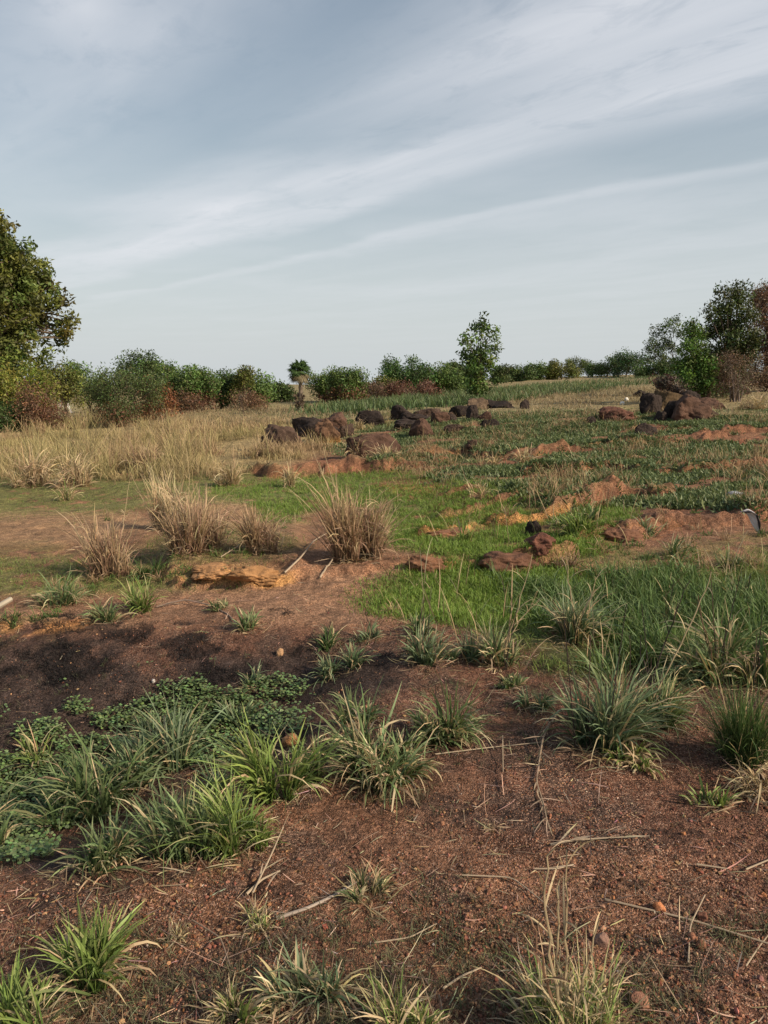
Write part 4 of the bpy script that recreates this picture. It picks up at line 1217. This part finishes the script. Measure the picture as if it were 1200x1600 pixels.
# ------------------------------------------------------------------ trees
def leaves(cent, sig, per, size, col, colvar=.25, cone=None, tall=1.0, up=.3):
    """a cloud of small leaf blades round every twig end"""
    N = len(cent) * per
    rep = np.repeat(np.arange(len(cent)), per)
    g = R.normal(0, 1, (N, 3))
    g *= (R.uniform(0, 1, (N, 1)) ** .5) / (np.linalg.norm(g, axis=1)[:, None] + 1e-6) * 1.7
    p = cent[rep] + g * sig * np.array([1, 1, tall])
    nrm = R.normal(0, 1, (N, 3)) + np.array([0, 0, up]) + g * .35
    nrm /= np.linalg.norm(nrm, axis=1)[:, None]
    u = np.cross(nrm, R.normal(0, 1, (N, 3)))
    u /= np.linalg.norm(u, axis=1)[:, None] + 1e-9
    w = np.cross(nrm, u)
    s = size * R.uniform(.6, 1.35, (N, 1))
    V = np.stack([p - u * s * .6, p + w * s * .26 + u * s * .05 + nrm * s * .06, p + u * s * .6, p - w * s * .26 + u * s * .05 + nrm * s * .06], 1).reshape(-1, 3)
    Fq = np.arange(N * 4).reshape(N, 4)
    ck = vary(col, len(cent), colvar)[rep] * R.uniform(.7, 1.35, (N, 1))
    return V, Fq, np.repeat(ck, 4, 0)


def tree(label, px, base, top, w, Y=None, col=(.055, .10, .03), n=5000, leaf=.10, cat='tree', name='tree', group=None, cb=.25, lobes=None, sig=.32,
         trunk=.10, bark=(.16, .12, .085), stems=1, dead=0., flat=1., colvar=.32, lean=0., tips_per=17, sparse=1.0, ydepth=.8, bpx=None):
    """crown lobes are balls at (px, py, radius px) at the tree's own distance"""
    if Y is None:
        b = P(px, base)
    else:
        X = Y * (px - 600) / (F * CP)
        b = Vector((X, Y, 0))
        b.z = float(H(b.x, b.y))
    if Y is not None:
        g_ = P(px, base)
        if .62 * Y < g_.y < 1.5 * Y:
            b = g_
    if bpx is not None:
        b.x = b.y * (bpx - 600) / (F * CP)
        b.z = float(H(b.x, b.y))
    k = b.y / F
    zt = at_depth(px, top, b.y).z
    ht = zt - b.z
    cxw = b.y * (px - 600) / (F * CP)
    L = []
    if lobes:
        for (lx, ly, lr) in lobes:
            q = at_depth(lx, ly, b.y)
            L.append((q.x, b.y + R.uniform(-.5, .5) * w * .5 * k * ydepth, q.z, lr * k))
    else:
        rw = w * .62 * k
        n = int(n * 1.35)
        z0 = b.z + cb * ht
        hc = zt - z0
        m = int(11 + 5 * (w / 60))
        for i in range(m):
            a = R.uniform(0, 6.28)
            tz = R.uniform(.0, 1)
            lr = R.choice([.14, .2, .3, .4]) * min(rw, hc * .75)
            rad = (rw - lr) * math.sqrt(R.uniform(.1, 1)) * (1 - .55 * max(0, tz - .3))
            L.append((cxw + rad * math.cos(a), b.y + rad * math.sin(a) * ydepth, z0 + lr * .7 + tz * (hc - lr * 1.7), lr))
    L = np.array(L)
    # twig ends in the shells of the lobes
    wts = L[:, 3] ** 2
    nt_ = max(8, int(n / tips_per / 2.2))
    li = R.choice(len(L), nt_, p=wts / wts.sum())
    g = R.normal(0, 1, (nt_, 3))
    g /= np.linalg.norm(g, axis=1)[:, None]
    g *= R.uniform(.35, 1.0, (nt_, 1)) ** .6 * np.where(R.uniform(0, 1, (nt_, 1)) < .2, R.uniform(1.1, 1.6, (nt_, 1)), 1)
    tips = L[li, :3] + g * L[li, 3:4] * np.array([1, 1, flat])
    tips[:, 2] = np.maximum(tips[:, 2], b.z + .08 * ht)
    root = empty(name, b, label, cat, group)
    # trunk and limbs
    ps = []
    cen = L[:, :3].mean(0)
    for sidx in range(stems):
        b0 = np.array(b) + (R.normal(0, .12, 3) * np.array([1, 1, 0]) * (stems > 1) * w * .5 * k)
        b0[2] = float(H(b0[0], b0[1])) - .05
        tp = np.array([cen[0] + (b0[0] - b.x) * 1.5, cen[1], b.z + ht * (.8 if stems == 1 else .55)])
        tt = np.linspace(0, 1, 8)[:, None]
        tr = b0 + (tp - b0) * tt + np.sin(tt * 4 + R.uniform(0, 6)) * R.normal(0, .03 * ht, 3) * tt * np.array([1, 1, .2])
        ps.append(tube(tr, trunk * np.linspace(1, .25, 8), bark, 7))
        own = L[sidx::stems]
        for l in own:
            fr = R.uniform(.15, .75)
            s0 = np.array([np.interp(fr, tt[:, 0], tr[:, j]) for j in range(3)])
            if s0[2] > l[2]:
                s0 = tr[1]
            t2 = np.linspace(0, 1, 6)[:, None]
            mid = (s0 + l[:3]) / 2 + np.array([0, 0, .12 * ht])
            c_ = (1 - t2) ** 2 * s0 + 2 * t2 * (1 - t2) * mid + t2 ** 2 * l[:3]
            ps.append(tube(c_, trunk * (1 - fr * .6) * np.linspace(.5, .14, 6), bark, 5))
            near = tips[np.linalg.norm(tips - l[:3], axis=1) < l[3] * 1.2][:16]
            for q in near:
                m_ = (l[:3] + q) / 2 + R.normal(0, .08, 3) * l[3]
                ps.append(tube(np.array([c_[R.integers(3, 6)], m_, q]), trunk * np.array([.13, .09, .04]), bark, 4))
    v, f, c = join(ps)
    raw('trunk', v, f, M_BARK, c, parent=root, loc=tuple(b))
    cps = [leaves(tips, sig, max(3, int(n / nt_)), leaf, col, colvar)]
    if dead:
        dn = int(nt_ * dead)
        dt = tips[np.argsort(tips[:, 2] + R.normal(0, .1 * ht, nt_))[:dn]]
        dt[:, 2] = b.z + (dt[:, 2] - b.z) * .55 + .05
        cps.append(leaves(dt, sig * 1.3, max(3, int(n / nt_)), leaf, (.15, .075, .045), .3))
    v, f, c = join(cps)
    raw('crown', v, f, M_LEAF, c, parent=root, loc=tuple(b))
    return root


HG = 'trees and bushes along the far edge of the field'
OLV, MID, DRK, YEL, BRN = (.12, .135, .034), (.095, .15, .04), (.062, .098, .03), (.165, .175, .036), (.14, .075, .045)
tree('tall dark green tree cut by the left edge', -60, 668, 318, 340, Y=36, col=(.105, .125, .03), n=40000, leaf=.21, name='tall_tree', cb=.2, trunk=.3, sig=.30, bpx=-70, tips_per=34,
     lobes=[(-5, 366, 36), (22, 414, 34), (-23, 424, 60), (-83, 414, 90), (42, 454, 34), (62, 439, 18), (7, 484, 52), (82, 492, 13), (67, 500, 12), (47, 509, 26), (-63, 500, 80), (75, 525, 12), (47, 535, 24),
            (-3, 545, 40), (37, 570, 26), (67, 560, 12), (-43, 590, 60)])
tree('yellow-green bushy tree under the tall left tree', 20, 672, 560, 150, Y=33, col=YEL, n=15000, leaf=.11, group=HG, cb=.1, stems=2, sig=.3, name='bushy_tree')
tree('dark green shrub at the foot of the left trees', 15, 676, 628, 110, Y=31.5, col=DRK, n=5000, leaf=.09, group=HG, cb=.02, stems=3, sig=.25, trunk=.05, cat='bush', name='bush')
tree('brown leafless thicket beside the yellow-green tree', 72, 672, 598, 84, Y=34, col=BRN, n=3500, leaf=.08, group=HG, cb=.02, stems=5, sig=.3, trunk=.05, bark=(.15, .09, .065), cat='bush', name='dry_bush', colvar=.35)
tree('olive tree showing above the brown thicket', 108, 655, 563, 66, Y=46, col=OLV, n=3500, leaf=.13, group=HG, cb=.25)
tree('pale whitish patch in the gap by the brown thicket, shaped as a shrub', 112, 645, 606, 26, Y=44, col=(.55, .52, .55), n=700, leaf=.09, cb=.0, stems=3, trunk=.03, sig=.2, bark=(.45, .42, .42), cat='bush', name='pale_gap_patch')  # unidentified whitish patch, built in the shape of a shrub
tree('loose green tree left of the round dark crown', 150, 650, 568, 90, Y=50, col=MID, n=4200, leaf=.14, group=HG, cb=.2, stems=2)
tree('wide flat-topped acacia bush with dark twiggy underside', 195, 666, 578, 140, Y=37, col=(.075, .105, .035), n=12000, leaf=.07, group=HG, cb=.28, stems=6, sig=.28, flat=.45, trunk=.045, bark=(.11, .07, .055), cat='bush', name='acacia_bush',
     lobes=[(140, 612, 20), (165, 598, 24), (195, 592, 26), (225, 598, 24), (245, 612, 18), (180, 615, 26), (210, 615, 26), (150, 625, 18), (235, 628, 16), (195, 638, 30)], dead=.25)
tree('round dark crown rising above the acacia bush', 238, 640, 551, 92, Y=60, col=DRK, n=7500, leaf=.16, group=HG, cb=.28, trunk=.16)
tree('rust-brown withered bush right of the acacia bush', 258, 655, 600, 50, Y=50, col=(.19, .085, .04), n=2600, leaf=.11, group=HG, cb=.02, stems=4, trunk=.05, cat='bush', name='dry_bush')
tree('green tree with two pale forked trunks', 310, 643, 572, 80, Y=54, col=MID, n=6000, leaf=.14, group=HG, cb=.25, stems=2, bark=(.34, .27, .2), dead=.15)
tree('medium green tree right of the forked one', 368, 638, 577, 56, Y=58, col=(.06, .10, .03), n=4500, leaf=.14, group=HG, cb=.18, stems=2)
tree('leafy green tree at the right end of the left group', 405, 636, 584, 56, Y=60, col=MID, n=4500, leaf=.14, group=HG, cb=.15, stems=2)
tree('far small bush in the gap left of the palm', 440, 628, 601, 46, Y=85, col=DRK, n=2400, leaf=.2, group=HG, cb=.02, stems=2)
tree('low olive shrub filling the hedge left of the forked tree', 285, 640, 590, 56, Y=62, col=OLV, n=3200, leaf=.14, group=HG, cb=.05, stems=2)
tree('low green shrub filling the hedge before the medium tree', 345, 638, 596, 60, Y=64, col=DRK, n=3200, leaf=.14, group=HG, cb=.03, stems=2)
tree('leafy green tree right beside the palm', 508, 628, 578, 60, Y=64, col=(.085, .14, .035), n=5000, leaf=.15, group=HG, cb=.1, stems=2, dead=.2)
tree('broad green bush with brown underside right of the palm', 542, 629, 576, 66, Y=62, col=MID, n=6500, leaf=.14, group=HG, cb=.15, stems=3, dead=.45)
tree('grey-brown leafless scrub between two green bushes', 583, 622, 597, 46, Y=64, col=(.17, .11, .08), n=2200, leaf=.10, group=HG, cb=.0, stems=6, trunk=.04, cat='bush', name='dry_bush')
tree('domed green tree at centre of the skyline', 628, 618, 558, 92, Y=66, col=(.065, .12, .035), n=9000, leaf=.16, group=HG, cb=.12, stems=2, dead=.15)
tree('brown dead brush under the domed tree', 650, 621, 593, 90, Y=62, col=(.13, .065, .045), n=3800, leaf=.12, group=HG, cb=.0, stems=6, trunk=.04, cat='bush', name='dry_bush')
tree('mid green tree between the domed tree and the lone tree', 690, 614, 571, 60, Y=74, col=MID, n=4500, leaf=.17, group=HG, cb=.12, stems=2)
tree('dark round tree directly behind the lone tree', 715, 612, 561, 56, Y=84, col=DRK, n=4500, leaf=.2, group=HG, cb=.1, stems=2)
tree('small dark tree just right of the lone tree', 777, 602, 571, 34, Y=105, col=DRK, n=2600, leaf=.22, group=HG, cb=.08, stems=1)
tree('brown weedy undergrowth below the forked tree', 300, 645, 612, 70, Y=52, col=BRN, n=2200, leaf=.1, group=HG, cb=.0, stems=5, trunk=.03, cat='bush', name='dry_bush')
tree('brown undergrowth at the right end of the left group', 395, 640, 612, 70, Y=56, col=(.17, .10, .06), n=2200, leaf=.1, group=HG, cb=.0, stems=5, trunk=.03, cat='bush', name='dry_bush')
tree('slim tall tree poking out between the medium and leafy trees', 385, 638, 573, 26, Y=62, col=OLV, n=1500, leaf=.14, group=HG, cb=.3, stems=1)
tree('tall slim tree at the right of the round dark crown', 272, 640, 566, 34, Y=63, col=MID, n=2000, leaf=.15, group=HG, cb=.2, stems=1)
tree('small olive bush joining the palm side trees to the domed tree', 600, 620, 590, 40, Y=70, col=OLV, n=2200, leaf=.15, group=HG, cb=.02, stems=3, cat='bush', name='bush')
tree('low olive bush at the left foot of the lone tree', 722, 612, 585, 44, Y=72, col=OLV, n=2200, leaf=.16, group=HG, cb=.02, stems=3, cat='bush', name='bush')
tree('low dark bush closing the gap left of the domed tree', 662, 614, 582, 50, Y=76, col=DRK, n=2600, leaf=.16, group=HG, cb=.02, stems=3, cat='bush', name='bush')
for i, (lb, x, t, w_, yy, cl_) in enumerate([
        ('first distant tree of the row right of the lone tree', 806, 574, 40, 135, DRK), ('second distant tree, slightly taller, of the far row', 838, 564, 46, 140, MID),
        ('olive distant tree in the middle of the far row', 868, 566, 40, 140, OLV), ('pale green distant tree in the far row', 892, 560, 42, 145, (.09, .12, .04)),
        ('last low distant tree before the two round trees', 918, 566, 34, 150, DRK), ('left one of the two round trees on the right skyline', 948, 550, 44, 130, DRK),
        ('right one of the two round trees on the right skyline', 978, 546, 56, 125, (.05, .09, .035)), ('low distant bush right of the two round trees', 1010, 566, 44, 150, DRK),
        ('bluish far tree behind the sparse slender tree', 1050, 560, 60, 190, (.06, .09, .05)), ('low bush at the left end of the far row', 790, 580, 30, 140, OLV)]):
    tree(lb, x, 590, t, w_ * 1.25, Y=yy, col=cl_, n=3800, leaf=.3, group='distant trees on the right skyline', cb=.04, stems=1, sig=.6, trunk=.14)
tree('lone slender tree standing among the boulders', 745, 630, 495, 66, Y=39, col=(.10, .155, .04), n=3800, leaf=.16, name='lone_tree', trunk=.065, sig=.22, tips_per=14, ydepth=.5,
     lobes=[(755, 505, 9), (740, 514, 9), (772, 520, 9), (730, 534, 9), (783, 540, 8), (755, 530, 9), (728, 552, 6), (770, 548, 7), (750, 545, 10), (742, 560, 14), (765, 562, 9), (738, 580, 15), (756, 582, 12), (745, 600, 15), (752, 612, 9), (735, 604, 8)])
tree('sparse slender tree left of the bright green shrub', 1040, 612, 498, 64, Y=31, col=(.07, .10, .035), n=3600, leaf=.11, name='slender_tree', trunk=.04, sig=.16, tips_per=12, ydepth=.6, bark=(.12, .09, .07), bpx=1050,
     lobes=[(1050, 508, 10), (1030, 516, 12), (1060, 520, 8), (1018, 540, 11), (1040, 538, 14), (1058, 548, 8), (1030, 558, 10), (1050, 568, 8), (1060, 575, 8)])
tree('bright green shrub in the middle of the right thicket', 1085, 608, 502, 56, Y=29, col=(.085, .15, .03), n=7500, leaf=.10, name='bushy_tree', cb=.03, stems=3, trunk=.04, sig=.17,
     lobes=[(1078, 515, 11), (1090, 525, 12), (1075, 545, 14), (1095, 550, 14), (1070, 572, 12), (1088, 575, 18), (1104, 570, 12), (1075, 595, 13), (1098, 594, 14)])
tree('tall dark tree with bare branches at the right', 1140, 606, 447, 100, Y=30, col=(.065, .085, .028), n=13000, leaf=.11, name='dark_tree', trunk=.11, sig=.22, bark=(.09, .065, .05), cb=.15, stems=3,
     lobes=[(1127, 457, 8), (1150, 458, 11), (1163, 468, 9), (1118, 483, 9), (1140, 480, 12), (1104, 496, 9), (1165, 495, 12), (1128, 508, 12), (1152, 515, 13), (1112, 520, 10), (1170, 530, 12), (1136, 535, 13), (1135, 555, 18), (1122, 580, 18), (1150, 585, 20), (1160, 555, 20), (1108, 560, 14)])
tree('brown vine-hung tree cut by the right edge', 1205, 610, 452, 110, Y=29, col=(.14, .08, .05), n=26000, leaf=.09, name='vine_hung_tree', trunk=.14, sig=.25, bark=(.12, .08, .06), cb=.05, stems=4, colvar=.35,
     lobes=[(1184, 470, 10), (1178, 510, 10), (1172, 560, 14), (1190, 600, 14), (1190, 465, 18), (1215, 470, 24), (1185, 500, 20), (1210, 510, 30), (1180, 540, 18), (1200, 550, 28), (1180, 580, 18), (1205, 590, 26), (1240, 520, 40), (1240, 580, 30)])
tree('olive crown cap on top of the brown vine-hung tree', 1195, 610, 452, 60, Y=31, col=OLV, n=2500, leaf=.10, name='bushy_tree', trunk=.06, sig=.22, stems=1, lobes=[(1190, 462, 12), (1210, 460, 16), (1178, 475, 9)])
tree('grey-brown tangle of dead scrub between the right trees', 1135, 610, 545, 90, Y=28.5, col=(.15, .095, .065), n=3600, leaf=.06, name='dry_bush', cat='bush', trunk=.03, sig=.22, stems=8, cb=.0, bark=(.2, .15, .12), colvar=.35)
tree('small shrub with purplish leaves before the slender tree', 1022, 614, 572, 38, Y=28, col=(.14, .055, .06), n=420, leaf=.09, name='shrub', cat='bush', trunk=.022, sig=.12, stems=2, cb=.3)
tree('heap of dark brushwood under the slender tree', 1036, 612, 588, 46, Y=27.5, col=(.06, .045, .035), n=1800, leaf=.09, name='brushwood_heap', cat='brushwood', trunk=.03, sig=.15, stems=6, cb=.0)
tree('dark green shrub behind the bright green one', 1110, 606, 560, 50, Y=33, col=DRK, n=3000, leaf=.10, name='bush', cat='bush', trunk=.04, stems=3, cb=.0)
tree('tiny bare sapling in the field left of the palm', 382, 650, 618, 16, Y=40, col=(.1, .07, .05), n=90, leaf=.08, name='sapling', cat='sapling', trunk=.03, sig=.12, bark=(.08, .055, .04))
# ------------------------------------------------------------------ palm
def palm():
    g_ = P(471, 643)
    Y = g_.y
    K_ = Y / 46 * 1.12
    b = Vector((Y * (471 - 600) / (F * CP), Y, 0))
    b.z = float(H(b.x, b.y))
    top = at_depth(468, 580, Y)
    root = empty('fan_palm', b, 'lone fan palm with a shaggy dark trunk and round crown', 'palm')
    tt = np.linspace(0, 1, 16)[:, None]
    pts = np.array(b) + (np.array(top) - np.array(b)) * tt + np.sin(tt * 3) * np.array([.06, 0, 0])
    rad = .085 + .03 * (np.arange(16) % 2) + .08 * np.exp(-tt[:, 0] * 6)
    v, f, c = tube(pts, rad, (.13, .10, .075), 9)
    raw('trunk', v, [f], M_BARK, c, parent=root, loc=tuple(b))
    # dead leaf bases round the lower trunk
    n = 160
    hz = R.uniform(0, .4, n)
    a = R.uniform(0, 6.28, n)
    P0 = np.array(b) + (np.array(top) - np.array(b)) * hz[:, None] + np.stack([np.cos(a), np.sin(a), a * 0], 1) * .14
    v, f, c = ribbons(P0, a, R.uniform(.3, 1.2, n), R.uniform(.1, .3, n), .06, 1.2, (.10, .07, .05), (.16, .11, .08), 4)
    raw('dead_leaf_skirt', v, [f], M_STRAW, c, parent=root, loc=tuple(b))
    for i in range(52):
        az = i * 2.4 + R.normal(0, .2)
        el = R.uniform(-.9, 1.4)
        d = np.array([math.cos(az) * math.cos(el), math.sin(az) * math.cos(el), math.sin(el)])
        pl_ = R.uniform(.30, .42) * K_
        t0 = np.array(top)
        hub = t0 + d * pl_
        g = (.07, .12, .04) if el > -.3 else (.17, .14, .08)
        ps = [tube(np.array([t0, (t0 + hub) / 2 + [0, 0, .02], hub]), .018, (.12, .13, .06), 4)]
        s = np.cross(d, [0, 0, 1.])
        s /= np.linalg.norm(s) + 1e-9
        m = 15
        for j in range(m):
            th = (j / (m - 1) - .5) * 3.6
            dd = d * math.cos(th) + s * math.sin(th)
            Lb = R.uniform(.38, .5) * K_ * (1 - .25 * abs(th) / 1.8)
            e = hub + dd * Lb + np.array([0, 0, -.10 - .08 * abs(th)])
            mid = hub + dd * Lb * .55
            wv = np.cross(dd, np.cross(d, s))
            wv /= np.linalg.norm(wv) + 1e-9
            V4 = np.array([hub, mid + wv * .032, e, mid - wv * .032])
            ps.append((V4, np.array([[0, 1, 2, 3]]), np.tile(np.array(g) * R.uniform(.8, 1.3), (4, 1))))
        v, f, c = join(ps)
        raw('frond', v, f, M_LEAF, c, parent=root, loc=tuple(t0))


palm()
for o_ in list(bpy.data.objects):
    if o_.type == 'MESH' and o_.parent:
        o_.parent = o_.parent
